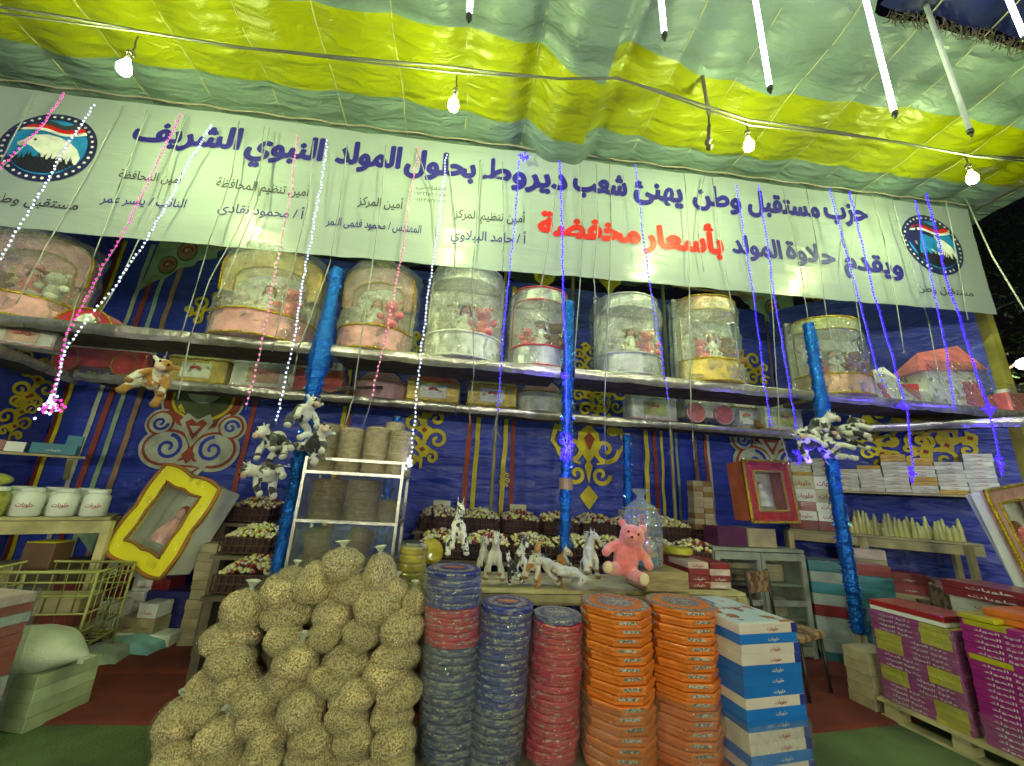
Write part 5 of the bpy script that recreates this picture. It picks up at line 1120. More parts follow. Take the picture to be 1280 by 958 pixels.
for i, ch in enumerate(order):
    z = .80-.0267-i*.0536; off = u*random.uniform(-.004, .004)+u*(.0*i); P_ = PW if ch == 'W' else PB
    t = thing('long_carton', '%s long carton, %s from the top of the blue and white stack' % ('pale pink white' if ch == 'W' else 'bright blue', ORD[i]), 'carton', (base_c.x+off.x, base_c.y+off.y, z), rzb, 'long cartons right of the octagonal stacks')
    link('box', P_[0], t); 
    if ch == 'W' : link('end_band', P_[1], t)
    link('lettering', lt_r if ch == 'W' else lt_w, t, (.03, -Lg/2-.0022, -.010))
    if i == 0:
        art = mat('carton_top_art', (.50, .66, .68), .35, kind='patch', vs=7, thr=.58, col2=(.36, .14, .04), rnd=0, coat=.6)
        mb = MB(); mb.box((.0, 0, .0285), (Wd*.9, Lg*.95, .003)); mb.build('printed_top', art, t)
        mb = MB(); mb.box((-Wd*.22, Lg*.30, .0308), (Wd*.4, .16, .0015)); mb.build('printed_picture', bl_blue, t)
        o = link('lettering', letter_mesh('lettering', 'حلويات', .20, .09, pr_red), t, (0, -.02, .0312), rot=(-pi/2, 0, 0))
mb = MB()
def f(uu, v):
    a = uu*4; s_ = min(3, int(a)); fr_ = a-s_; c = [(-.5, .5), (-.5, -.5), (.5, -.5), (.5, .5), (-.5, .5)]; x = lerp(c[s_][0], c[s_+1][0], fr_)*(Wd+.02); y = lerp(c[s_][1], c[s_+1][1], fr_)*(Lg+.02)
    p = base_c+u*x+nb*y; q = .010*noise.noise(Vector((uu*20, v*9, 2))); return (p.x+q, p.y+q, lerp(.005, .30, v))
mb.grid(f, 80, 16); o = mb.build('stretch_film', wrap, org=base_c); o.location = base_c; tag(o, 'crumpled stretch film round the foot of the blue and white stack', 'film')
# ------------------------------------------------------------------ peanut bags
def nut_mesh(k):
    mb = MB(); sd = Vector((k*7.3, k*3.1, 0)); R0 = .135
    def fn(p):
        d = p.normalized(); q = noise.noise(d*1.4+sd)*.16; f1 = noise.voronoi(Vector((d.x, d.y, d.z*.8))*R0*52+sd)[0]; b = min(1, (f1[1]-f1[0])*1.6)
        return p*(1+q+.045*b-.03)
    mb.ell((0, 0, 0), (R0*1.12, R0*.95, R0*.80), 76, 46, (0, 0, k), fn)
    return mb.mesh('peanuts', nutm)
nutm = mat('peanuts_in_bag', (.86, .72, .38), .38, bump=1, bs=82, kind='nuts', thr=.52, col2=(.34, .22, .09), rnd=.12, coat=.7, crough=.14, bd=.016)  # cell edges darkened: nut skins plus gap shade put into the colour
NM = [nut_mesh(k) for k in range(6)]
nb_w = film('nut_bag_film', (.95, .97, .88), .10, .03, .12, 30, 1)
tie = MB(); rr = random.Random(2); tie.lathe([(.045, .078), (.016, .105), (.012, .118), (.03, .140), (.042, .150)], 16, jit=.25, cap=False); tie_m = tie.mesh('tied_neck', mat('bag_neck', (.62, .66, .52), .3, rnd=0, bump=.8, bs=60))
FM = []
for k in range(3):
    mb = MB(); mb.ell((0, 0, 0), (.135*1.12, .135*.95, .135*.80), 34, 22, (0, 0, k), lambda p: p*(1.075+noise.noise(p.normalized()*1.4+Vector((k*7.3, k*3.1, 0)))*.15+.035*noise.noise(p*55+Vector((k, 0, 0))))); mb.sm = [False]*len(mb.sm); FM.append(mb.mesh('clear_bag', nb_w))
rowsd = [[(605, 150, 60, 50), (820, 92, 95, 68), (985, 125, 78, 75)], [(700, 170, 72, 80), (870, 195, 100, 58), (1052, 215, 60, 60)], [(400, 285, 92, 80), (565, 205, 90, 72), (785, 298, 92, 60), (975, 268, 100, 76), (1128, 250, 55, 58)],
         [(345, 405, 115, 68), (590, 300, 102, 62), (745, 392, 74, 62), (905, 388, 84, 62), (1080, 368, 98, 74)], [(345, 510, 100, 64), (570, 408, 80, 60), (625, 500, 102, 72), (842, 512, 102, 74), (1055, 478, 104, 62)],
         [(240, 625, 82, 70), (365, 600, 100, 66), (570, 592, 104, 62), (770, 585, 92, 56), (1008, 565, 104, 62)], [(225, 718, 84, 62), (462, 668, 108, 72), (655, 700, 108, 88), (865, 655, 98, 66), (1070, 632, 102, 66)],
         [(120, 765, 88, 82), (310, 820, 104, 70), (440, 762, 98, 58), (845, 748, 90, 56), (1035, 742, 98, 60)], [(105, 850, 80, 60), (510, 830, 92, 60), (690, 835, 100, 56), (870, 830, 88, 62), (1045, 845, 94, 70)],
         [(105, 925, 92, 64), (300, 915, 102, 62), (480, 915, 96, 64), (680, 918, 102, 56), (865, 918, 82, 56), (1048, 930, 92, 62)], [(160, 1000, 90, 60), (390, 1000, 100, 60), (580, 1000, 96, 60), (770, 1000, 96, 60), (960, 1005, 92, 60)]]
rr = random.Random(11)
for ri, row in enumerate(rowsd):
    for ci, (cx, cy, rx, ry) in enumerate(sorted(row)):
        x = 190+cx/3.446; y = 680+cy/3.446; Yd = 2.50+.30*(958-y)/258+rr.uniform(-.03, .03)+(.04 if cx < 420 else 0)
        p = A(x, y, Yd); s = mpp(p); sx = rx/3.446*s/.146*1.0; sz = ry/3.446*s/.108*1.02
        if p.z < .05: p.z = .06
        pos = 'leftmost' if ci == 0 else 'rightmost' if ci == len(row)-1 else ORD[ci]+' from left'
        t = thing('peanut_bag', 'bag of peanuts, %s in the %s row from the top' % (pos, ORD[ri]), 'bag', p, group='bags of peanuts heaped at the front left')
        t.rotation_euler = (rr.uniform(-.12, .12), rr.uniform(-.15, .15), rr.uniform(-.4, .4)); t.scale = (sx*1.0, (sx+sz)*.50, sz*1.02)
        link('peanuts', NM[(ri*3+ci) % 6], t)
        if (ri, ci) in ((0, 0), (0, 1), (0, 2), (2, 3), (2, 4), (2, 0)) or rr.random() < .25: link('tied_neck', tie_m, t)
        link('clear_bag', FM[(ri+ci) % 3], t)
# cartons behind the heap carry it
for i, (x, y, z, d) in enumerate(((-1.15, 3.02, .0, (.6, .34, .34)), (-.50, 3.02, .0, (.6, .34, .34)), (-.85, 3.04, .345, (.9, .34, .30)))):
    o = MB().box((0, 0, d[2]/2), d, bev=.006).build('cardboard_box', mat('brown_cardboard', (.26, .17, .09), .8, rnd=.1)); o.location = (x, y, z); tag(o, ('left lower', 'right lower', 'upper')[i]+' brown cardboard box behind the peanut heap', 'box')
# ------------------------------------------------------------------ glass showcase with wafer stacks
CYf = 3.22
ca, cb = A(384, 573, CYf), A(505, 579, CYf); ctop = (ca.z+cb.z)/2; cx0, cx1 = ca.x, cb.x; zm = A(430, 592, CYf).z; zl = A(430, 653, CYf).z; zb = .72; cd = .38
t = thing('glass_showcase', 'three tier aluminium and glass showcase full of wafer stacks behind the peanut heap', 'showcase', ((cx0+cx1)/2, CYf, zb), world=True)
alu = mat('brushed_aluminium', (.62, .60, .55), .28, metal=.85, bump=.2, bs=50)
glass = film('showcase_glass', (.9, .95, .92), .10, .03, .05, 1, 0)
for X, Y in ((cx0, CYf), (cx1, CYf), (cx0, CYf+cd), (cx1, CYf+cd)): MB().box((X, Y, (zb+ctop)/2), (.022, .022, ctop-zb+.01)).build('upright', alu, t)
for z in (ctop, zm, zl, zb): 
    for a, b in (((cx0, CYf), (cx1, CYf)), ((cx0, CYf+cd), (cx1, CYf+cd)), ((cx0, CYf), (cx0, CYf+cd)), ((cx1, CYf), (cx1, CYf+cd))):
        MB().beam((a[0], a[1]-.002, z), (b[0], b[1]-.002, z), .026, .022).build('rail', alu, t)
for z in (zm, zl, zb): MB().box(((cx0+cx1)/2, CYf+cd/2, z-.002), (cx1-cx0-.03, cd-.03, .008)).build('shelf_board', mat('case_board', (.30, .27, .2), .6), t)
for z0, z1 in ((zm, zl), (zl, zb)): MB().box(((cx0+cx1)/2, CYf-.004, (z0+z1)/2), (cx1-cx0-.03, .004, abs(z0-z1)-.03)).build('front_pane', glass, t)
for X in (cx0, cx1): MB().box((X, CYf+cd/2, (zm+zb)/2), (.004, cd-.03, zm-zb-.03)).build('side_pane', glass, t)
MB().box(((cx0+cx1)/2, CYf+.2, zb/2-.01), (cx1-cx0+.1, .46, zb-.03)).build('plinth', darkwood, t)
waf = mat('wafer_tan', (.50, .38, .18), .6, var=.2, vs=20, bump=.5, bs=60, coat=.3); wafb = mat('wafer_brown', (.26, .15, .04), .5, var=.2, vs=20, bump=.5, bs=60, coat=.5)
bagf = film('wafer_bag_film', (.88, .85, .85), .12, .10, .2, 18, 1)
def wafer_mesh(r, h, m):
    mb = MB(); prof = []; n = int(h/.011)
    for i in range(n): z = i*h/n; prof += [(r*random.uniform(.94, 1.0), z+.001), (r*random.uniform(.94, 1), z+h/n-.003), (r*.88, z+h/n-.001)]
    mb.lathe(prof, 20, jit=.012); return mb.mesh('wafers', m)
def wafer_stack(x, y, z, r, h, m, lab, top=True, lean=0, card=False):
    t = thing('wafer_stack', lab, 'wafers', (x, y, z)); t.rotation_euler = (0, lean, random.uniform(0, 3)); link('wafers', wafer_mesh(r, h, m), t)
    mb = MB(); mb.grid(lambda u, v: (lambda a, q: (q*cos(a), q*sin(a), min(1, v*1.1)*h*1.01+(.02*max(0, v-.9)*10)))(2*pi*u, (r*1.05)*(1+.06*noise.noise(Vector((cos(2*pi*u)*2, sin(2*pi*u)*2, v*5+x))))*(1 if v < .9 else 1-(v-.9)*9)), 26, 14); mb.build('bag', bagf, t)
    if card: MB().box((0, 0, h*.72), (r*1.5, r*2.14, h*.30), bev=.004).build('paper_label', mat('lilac_label', (.50, .46, .46), .6), t)
for i, (px, pt) in enumerate(((401, 532), (433, 537), (466, 536), (497, 541))):
    p = A(px, 590, CYf+.12); r = 15.5*mpp(p); wafer_stack(p.x, CYf+.12, zm+.005, r, A(px, pt, CYf+.12).z-zm, waf, '%s bagged wafer stack standing on the showcase, counted from the left' % ORD[i])
p = A(487, 590, CYf+.27); wafer_stack(p.x, CYf+.27, zm+.005, .085, A(487, 530, CYf+.27).z-zm, waf, 'bagged wafer stack behind the third and fourth ones on the showcase')
for i, (px, pt, r) in enumerate(((404, 600, 21), (449, 601, 21), (484, 627, 14))):
    p = A(px, 655, CYf+.18); wafer_stack(p.x, CYf+.18, zl+.005, r*mpp(p), A(px, pt, CYf+.18).z-zl, wafb, '%s brown wafer stack inside the middle tier of the showcase' % ('left', 'centre', 'short right')[i])
for i, (px, pz, r, ln) in enumerate(((390, 0, .13, .1), (420, .03, .12, -.4), (455, .0, .13, .15), (480, .02, .12, .3), (395, .2, .11, -.3), (440, .2, .12, .5))):
    p = A(px, 700, CYf+.18); wafer_stack(p.x, CYf+.20, zb+.01+pz, r*.85, .19, wafb, '%s bag of brown wafers lying in the lowest tier of the showcase' % ORD[i], lean=ln)
# yellow jelly jars beside case
yj = mat('yellow_jelly', (.50, .40, .03), .2, var=.3, vs=10, coat=.8, bump=.3, bs=12)
p = A(513, 733, 3.02); t = thing('jelly_jar_stack', 'tall clear jar of stacked yellow jelly discs right of the showcase', 'jar', p); t.location.z = .80
prof = []
for i in range(5): prof += [(.088, i*.055+.002), (.097, i*.055+.012), (.097, i*.055+.042), (.088, i*.055+.052)]
mb = MB(); mb.lathe(prof, 24); mb.build('jelly_discs', yj, t); MB().lathe([(.102, 0), (.102, .285), (.09, .30)], 24, cap=False).build('jar', glass, t)
o = MB().lathe([(.02, 0), (.085, .01), (.09, .03), (.07, .05), (.02, .055)], 20).build('jelly_bag', yj); o.location = A(538, 690, 3.12); o.rotation_euler = (1.2, .2, .4); tag(o, 'bag of yellow jelly leaning behind the jelly jar', 'bag')
# ------------------------------------------------------------------ clear bag with doll, cartons on the display table
p = A(803, 697, 3.22); p.z = .96
t = thing('doll_bag', 'tall clear gathered bag holding a pink doll on a blue stand', 'bag', p); R_ = .155
mb = MB(); mb.grid(lambda u, v: (lambda a, q: (q*cos(a), q*sin(a), v*.60))(2*pi*u, interp([(0, R_*.95), (.08, R_), (.55, R_), (.76, R_*.7), (.86, .028), (.90, .025), (1, .07)], v)*(1+.10*noise.noise(Vector((cos(2*pi*u)*2.5, sin(2*pi*u)*2.5, v*3)))+(.12 if v > .6 else .02)*sin(u*2*pi*11))), 88, 40); mb.build('bag', film('doll_bag_film', (.85, .97, .97), .30, .10, .08, 12, 1), t)
mb = MB(); mb.cyl((0, 0, .01), .12, .07, 24); mb.build('stand', mat('blue_stand', (.06, .25, .50), .4), t); mb = MB(); mb.cyl((0, 0, .081), .125, .012, 24); mb.build('stand_rim', s_gold, t)
mb = MB(); mb.lathe([(.09, .10), (.06, .22), (.025, .28), (.03, .33), (.015, .345)], 16); mb.ell((0, 0, .37), (.028, .028, .034)); mb.build('doll', mat('pink_doll_dress', (.60, .14, .25), .5), t)
mb = MB(); mb.tube([(.15*cos(2*pi*i/30), .15*sin(2*pi*i/30), .44+.004*sin(i)) for i in range(31)], .004, 4); mb.build('gold_band', t_gold, t)
o = MB().box((0, 0, .07), (.36, .36, .14), bev=.01).build('wafer_carton', mat('tan_carton', (.38, .28, .12), .6, bump=.6, bs=9, stretch=(1, 1, 6), coat=.4)); o.location = (A(820, 738, 3.2).x, 3.2, .81); o.rotation_euler = (0, 0, .05); tag(o, 'tan wafer carton under the clear doll bag', 'carton')
def small_cartons(base, nx, nz, d, mats, descr, rz=0, grp=None, cat='carton', name='carton', letters=None, jit=.004, seed=1, ny=1, wrapf=None, banded=None, cols=None):
    """nx by nz pile, first from the left, from the bottom; base = left front bottom corner"""
    rr = random.Random(seed); u_ = Vector((cos(rz), sin(rz), 0)); v_ = Vector((-sin(rz), cos(rz), 0)); base = Vector(base)
    ms = [MB().box((0, 0, d[2]/2), (d[0]-.004, d[1]-.004, d[2]-.002), bev=.003).mesh('box', m) for m in mats]
    bd = MB().box((0, 0, d[2]/2), (d[0]*.35, d[1]+.001, d[2]*.7)).mesh('band', banded) if banded else None
    out = []
    for i in range(nx):
        hi = nz if cols is None else cols[i]
        for k in range(hi):
            p = base+u_*(d[0]*(i+.5)+rr.uniform(-jit, jit))+v_*(d[1]/2+rr.uniform(-jit, jit))+Vector((0, 0, d[2]*k+.001))
            t = thing(name, descr+((', '+ORD[i]+' column') if nx > 1 else '')+((', '+ORD[k]+' up') if nz > 1 else ''), cat, p, rz+rr.uniform(-.03, .03), grp)
            link('box', ms[rr.randrange(len(ms))], t)
            if letters: link('lettering', letters[rr.randrange(len(letters))], t, (0, -d[1]/2-.0006-(.0012 if banded else 0), d[2]*.30))
            if bd: link('band', bd, t, (rr.choice((-1, 1))*d[0]*.25, 0, 0))
            out.append(t)
    return out
maroon = mat('maroon_carton', (.22, .02, .025), .45, coat=.4, rnd=.1); kraft = mat('kraft_carton', (.40, .34, .20), .7, rnd=.1); pinkw = mat('blush_carton', (.60, .46, .42), .5, coat=.3)
L_r = letter_mesh('lettering', 'حلويات', .10, .028, pr_red); L_w = letter_mesh('lettering', 'حلويات', .10, .024, pr_white)
b = A(856, 736, 3.25); small_cartons((b.x, 3.18, .81), 2, 4, (.185, .30, .048), [maroon, pinkw], 'maroon and blush flat carton behind the blue stack', 0, 'flat maroon cartons on the display table', letters=[L_w, L_r], seed=4)
o = MB().lathe([(.11, 0), (.12, .01), (.12, .045), (.10, .055)], 26).build('yellow_tub', mat('yellow_tub', (.55, .50, .04), .35, coat=.5)); o.location = A(848, 692, 3.45); tag(o, 'low round yellow tub behind the maroon cartons', 'tub')
o = MB().box((0, 0, .1), (.3, .3, .19), bev=.01).build('carton', maroon); o.location = A(848, 715, 3.6); o.location.z = .81; tag(o, 'maroon carton under the yellow tub', 'carton')
o.location.x -= .0
b = A(868, 660, 4.45); small_cartons((b.x, 4.42, b.z-.02), 2, 9, (.125, .14, .062), [wafb, kraft], 'small brown wrapped sweet brick in the block right of the baskets', 0, 'brown sweet bricks in a block', letters=[letter_mesh('lettering', 'حلويات', .07, .02, pr_cream)], seed=8, cat='sweet brick', name='sweet_brick')
# ------------------------------------------------------------------ metal cabinet, purple box
p = A(962, 792, 3.95); t = thing('metal_cabinet', 'grey metal cabinet with two dim glass doors below the red framed gift', 'cabinet', (p.x, 4.0, 0)); gm = mat('grey_metal', (.28, .30, .24), .5, bump=.2)
cw, ch = 1.02, 1.02
for c, d in (((0, .36, ch/2), (cw, .02, ch)), ((-cw/2, .17, ch/2), (.03, .38, ch)), ((cw/2, .17, ch/2), (.03, .38, ch)), ((0, .17, ch), (cw+.03, .40, .03)), ((0, .17, .05), (cw, .38, .03))): MB().box(c, d).build('panel', gm, t)
for z in (.36, .68): MB().box((0, .17, z), (cw-.04, .34, .02)).build('shelf_board', gm, t)
for sx in (-1, 1):
    d_ = MB()
    for c, q in (((sx*cw*.25, -.03, ch-.06), (cw*.49, .03, .07)), ((sx*cw*.25, -.03, .09), (cw*.49, .03, .07)), ((sx*.025, -.03, ch/2), (.04, .032, ch-.06)), ((sx*(cw/2-.02), -.03, ch/2), (.05, .032, ch-.06)), ((sx*cw*.25, -.03, .52), (cw*.45, .028, .05))): d_.box(c, q)
    do = d_.build('door_frame', gm, t); MB().box((sx*cw*.25, -.03, ch/2), (cw*.44, .006, ch-.14)).build('pane', glass, do); MB().tube([(sx*.05, -.055, .55), (sx*.05, -.055, .47)], .008, 6).build('handle', alu, do)
small_cartons((p.x-.45, 4.08, .07), 4, 3, (.2, .2, .085), [kraft, wafb], 'dull brown carton on the floor of the metal cabinet', 0, 'cartons inside the metal cabinet', seed=3)
small_cartons((p.x-.45, 4.08, .37), 4, 2, (.2, .2, .085), [kraft, wafb], 'dull brown carton on the middle shelf of the metal cabinet', 0, 'cartons inside the metal cabinet', seed=5)
small_cartons((p.x-.45, 4.08, .70), 4, 2, (.2, .2, .085), [kraft], 'dull brown carton on the top shelf of the metal cabinet', 0, 'cartons inside the metal cabinet', seed=6)
prp = mat('purple_carton', (.10, .015, .07), .45, rnd=.1); small_cartons((p.x-.42, 4.02, 1.04), 1, 1, (.34, .25, .19), [prp], 'dark purple carton on the metal cabinet under the framed gift'); small_cartons((p.x-.07, 4.02, 1.04), 1, 1, (.34, .25, .19), [kraft], 'grey brown carton on the metal cabinet beside the purple one')
# ------------------------------------------------------------------ right table goods
dR = Vector((rb.x-ra.x, rb.y-ra.y, 0)); LR = dR.length; aR = math.atan2(dR.y, dR.x)
def onR(s_, q=0): d_ = dR.normalized(); return Vector((ra.x, ra.y, RZ+.002))+d_*s_+Vector((-d_.y, d_.x, 0))*q
small_cartons(onR(.02, .02), 2, 3, (.30, .26, .115), [white, white, maroon], 'white and red carton at the back end of the right table', aR, 'cartons at the back of the right table', letters=[letter_mesh('lettering', 'حلويات', .20, .06, pr_red)], seed=9)
small_cartons(onR(.08, .04)+Vector((0, 0, .346)), 2, 2, (.26, .22, .16), [white, mat('cream_carton', (.60, .60, .36), .5)], 'taller white carton on top of the pile beside the right post', aR, 'cartons at the back of the right table', letters=[letter_mesh('lettering', 'حلويات', .20, .08, pr_red)], seed=12)
wx = mat('candle_wax', (.58, .58, .20), .35, var=.15, rnd=.12, coat=.3); rr = random.Random(4)
cmesh = []
for k in range(4):
    mb = MB(); h = (.20, .17, .24, .15)[k]; mb.lathe([(.030, 0), (.032, .01), (.026, h*.35), (.030, h*.5), (.020, h*.75), (.012, h*.95), (.004, h)], 9, jit=.06); mb.sm = [True]*len(mb.sm); cmesh.append(mb.mesh('candle', wx))
n = 0
for i in range(44):
    s_ = .62+(LR-.75)*i/43; o = link('sugar_figure', cmesh[rr.randrange(4)], None, onR(s_, .05+.10*rr.random())); n += 1
    o.scale = (1, 1, rr.uniform(.85, 1.2)); tag(o, 'pale yellow sugar figure on the right table, %s from the left' % nth(i), 'sugar figure', 'pale yellow sugar figures on the right table')
dW = Vector((ws_b.x-ws_a.x, ws_b.y-ws_a.y, 0)); LW = dW.length; aW = math.atan2(dW.y, dW.x); dWn = dW.normalized()
ywc = mat('white_yellow_carton', (.66, .68, .52), .5, rnd=.12); orc = mat('orange_yellow_carton', (.62, .40, .04), .5, rnd=.1)
ncol = int(LW/.235); base = Vector((ws_a.x, ws_a.y, 1.712))+Vector((-dWn.y, dWn.x, 0))*.04
small_cartons(base, ncol, 10, (.232, .2, .046), [ywc, ywc, ywc, ywc, orc], 'small white carton with red print on the right wall shelf', aW, 'white cartons on the right wall shelf', letters=[letter_mesh('lettering', 'حلويات', .08, .022, pr_red)], seed=21, cols=[(8, 9, 6, 7, 10, 9, 8, 10, 9, 10, 8, 9)[i % 12] for i in range(ncol)], jit=.006)
# things under the right table
tealw = mat('teal_wrapped', (.05, .20, .24), .4, coat=.5, var=.3, rnd=.25); palew = mat('pale_wrapped', (.40, .46, .42), .4, coat=.5, rnd=.15)
small_cartons((3.75, 3.95, .0), 2, 9, (.36, .34, .105), [tealw, palew, tealw, maroon], 'film wrapped carton piled behind the right post', aR*.6, 'wrapped cartons behind the right post', seed=31)
small_cartons((5.0, 3.75, .62), 2, 1, (.30, .30, .20), [mat('dusty_pink_roll', (.38, .16, .16), .5, bump=.6, bs=12, coat=.5)], 'dusty pink film wrapped pack under the right table', aR)
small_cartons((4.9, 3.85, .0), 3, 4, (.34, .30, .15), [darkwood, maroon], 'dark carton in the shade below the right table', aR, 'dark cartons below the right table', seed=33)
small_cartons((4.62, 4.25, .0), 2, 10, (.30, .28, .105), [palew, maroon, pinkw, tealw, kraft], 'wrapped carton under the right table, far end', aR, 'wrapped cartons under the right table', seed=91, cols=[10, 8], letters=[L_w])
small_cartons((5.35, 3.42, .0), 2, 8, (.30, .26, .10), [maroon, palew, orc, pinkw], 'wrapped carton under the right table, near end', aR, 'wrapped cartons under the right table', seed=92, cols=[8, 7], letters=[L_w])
# chairs with patterned seats
def chair(x, y, rz, lab):
    t = thing('chair', lab, 'chair', (x, y, 0), rz); seat = mat('lattice_seat', (.30, .20, .10), .8, kind='cells', bs=22, thr=.6, col2=(.12, .06, .03), rnd=0); dm = mat('dark_chair_metal', (.03, .025, .02), .4)
    MB().box((0, 0, .44), (.40, .40, .05), bev=.018).build('seat', seat, t)
    for sx in (-1, 1):
        for sy in (-1, 1): MB().tube([(sx*.17, sy*.17, .42), (sx*.19, sy*.19, 0)], .013, 6).build('leg', dm, t)
        MB().tube([(sx*.17, .18, .42), (sx*.18, .22, .88)], .013, 6).build('back_post', dm, t)
    MB().box((0, .215, .78), (.36, .03, .18), bev=.012).build('backrest', seat, t)
q = G(1015, 850, 0); chair(2.98, 3.45, .4, 'dark chair with a lattice patterned seat left of the right post'); chair(4.15, 3.35, -2.2, 'dark chair with a lattice patterned seat right of the right post')
# ------------------------------------------------------------------ pallet and purple cartons, right
pa, pb_ = G(1096, 870, .13), G(1290, 958, .13); dP = Vector((pb_.x-pa.x, pb_.y-pa.y, 0)); aP = math.atan2(dP.y, dP.x); uP = dP.normalized(); nP = Vector((-uP.y, uP.x, 0)); LP_ = dP.length+.15
t = thing('pallet', 'pale wooden pallet under the purple and yellow cartons', 'pallet', (pa.x, pa.y, 0), aP)
for i in range(6): MB().box((LP_/2, .06+.17*i, .118), (LP_, .13, .022)).build('deck_slat', wood, t)
for X in (.08, LP_*.5, LP_-.08): 
    MB().box((X, .46, .09), (.09, .9, .03)).build('cross_slat', wood, t)
    for y in (.06, .46, .85): MB().box((X, y, .046), (.10, .10, .055)).build('block', wood, t)
for y in (.06, .46, .85): MB().box((LP_/2, y, .009), (LP_, .09, .018)).build('bottom_slat', wood, t)
mag = mat('magenta_carton', (.30, .015, .18), .42, var=.08, coat=.5, rnd=.08); ylw = mat('yellow_carton_end', (.50, .44, .015), .42, coat=.4, rnd=.1)
def purple_stack(off, w_, nz, h, descr, seed, flips, back=.5, dark=False):
    rr = random.Random(seed); dd = .40
    bm = MB().box((0, 0, h/2), (w_-.004, dd, h-.0015), bev=.002).mesh('box', mag); lm = letter_mesh('lettering', 'حلاوة المولد', w_*.42, h*.60, pr_white)
    em = MB().box((0, 0, h/2), (w_*.34, dd+.003, h*.97)).mesh('yellow_panel', ylw)
    for k in range(nz):
        p = Vector((pa.x, pa.y, .131))+uP*(off+w_/2+rr.uniform(-.004, .004))+nP*(dd/2+.03+rr.uniform(-.004, .004))+Vector((0, 0, h*k))
        t = thing('flat_carton', 'magenta flat carton with yellow panel, %s from the bottom of %s' % (ORD[k], descr), 'carton', p, aP+rr.uniform(-.01, .01), 'magenta and yellow cartons on the pallet')
        f_ = -1 if k in flips else 1
        link('box', bm, t); link('yellow_panel', em, t, (f_*w_*.30, 0, 0)); link('lettering', lm, t, (-f_*w_*.18, -dd/2-.0012, h*.30))
purple_stack(.03, .50, 18, .0335, 'the left pallet stack', 41, (4, 5, 6, 10, 11, 12, 13))
purple_stack(.58, .58, 21, .0335, 'the right pallet stack', 42, (14, 20), .4)
zA = .131+18*.0335; zB = .131+21*.0335
small_cartons(Vector((pa.x, pa.y, zA+.001))+uP*.03+nP*.04, 1, 1, (.46, .34, .03), [white], 'thin white carton on top of the left magenta stack', aP)
small_cartons(Vector((pa.x, pa.y, zA+.032))+uP*.03+nP*.04, 1, 1, (.46, .34, .04), [mat('bright_red_carton', (.42, .02, .02), .4, coat=.5)], 'red flat carton on the thin white one, left magenta stack', aP)
redc = _m['bright_red_carton']
o = small_cartons(Vector((pa.x, pa.y, zA-.35))+uP*.28+nP*.52, 1, 6, (.52, .34, .085), [ywc], 'cream carton in the pile behind the magenta stacks', aP, letters=[letter_mesh('lettering', 'حلويات', .25, .03, pr_red)], seed=51)
small_cartons(Vector((pa.x, pa.y, zA-.35+.512))+uP*.26+nP*.50, 1, 2, (.54, .36, .052), [maroon], 'long dark red carton on the cream pile behind the magenta stacks', aP, letters=[letter_mesh('lettering', 'حلويات', .25, .026, pr_white)], seed=52)
small_cartons(Vector((pa.x, pa.y, .131))+uP*.28+nP*.54, 1, 3, (.5, .3, .08), [kraft], 'kraft carton carrying the cream pile on the pallet', aP)
small_cartons(Vector((pa.x, pa.y, zB+.002))+uP*.66+nP*.12, 1, 2, (.75, .36, .04), [tin_org], 'long orange carton on top of the right magenta stack', aP, seed=53)
small_cartons(Vector((pa.x, pa.y, zB+.084))+uP*.84+nP*.22, 1, 1, (.6, .34, .05), [mat('cyan_carton', (.03, .30, .55), .4, coat=.5)], 'blue and yellow carton above the orange ones at the right edge', aP, banded=ylw)
small_cartons(Vector((pa.x, pa.y, zB+.002))+uP*.58+nP*.02, 1, 1, (.18, .3, .03), [ylw], 'small flat yellow carton on the near corner of the right magenta stack', aP)
small_cartons(Vector((pa.x-.02, pa.y+.22, 0.0)), 1, 5, (.20, .3, .08), [palew, kraft], 'film wrapped pale carton between the right post and the pallet', aP, 'wrapped pale cartons by the right post', seed=55)
for off, w_, z1, q in ((.03, .50, zA, 'left'), (.58, .58, .131+.0335*5, 'right')):
    mb = MB()
    def f(uu, v):
        a = uu*3; s_ = min(2, int(a)); fr_ = a-s_; c = [(0, 1), (0, 0), (1, 0), (1, 1)]; x = off-.008+lerp(c[s_][0], c[s_+1][0], fr_)*(w_+.016); y = .018+lerp(c[s_][1], c[s_+1][1], fr_)*.42
        p = Vector((pa.x, pa.y, 0))+uP*x+nP*y; k_ = .007*noise.noise(Vector((uu*16, v*12, off))); return (p.x+k_*nP.x, p.y+k_*nP.y-abs(k_)*.5, lerp(.14, z1, v))
    mb.grid(f, 70, 26); o = mb.build('stretch_film', wrap, org=(pa.x, pa.y, .14)); o.location = (pa.x, pa.y, .14); tag(o, 'clear stretch film round the %s magenta stack' % q, 'film')
# ------------------------------------------------------------------ left side goods
p = G(-12, 960, 0)
small_cartons((-2.47, 2.30, .0), 1, 15, (.54, .46, .052), [mat('red_white_carton', (.42, .08, .06), .4, coat=.6, rnd=.15), pinkw, palew, mat('rust_carton', (.36, .06, .03), .4, coat=.6)], 'red and white wrapped carton in the big pile at the left edge', 1.36, 'red and white wrapped cartons at the left edge', seed=61, letters=[L_w])
mb = MB()
def f(uu, v):
    a = uu*3; s_ = min(2, int(a)); fr_ = a-s_; c = [(0, 1), (0, 0), (1, 0), (1, 1)]; x = lerp(c[s_][0], c[s_+1][0], fr_)*.57-.015; y = lerp(c[s_][1], c[s_+1][1], fr_)*.48-.015; k_ = .010*noise.noise(Vector((uu*16, v*12, 3)))
    return (-2.47+x*cos(1.36)-y*sin(1.36)+abs(k_), 2.30+x*sin(1.36)+y*cos(1.36)+k_*.2, lerp(.01, .79, v))
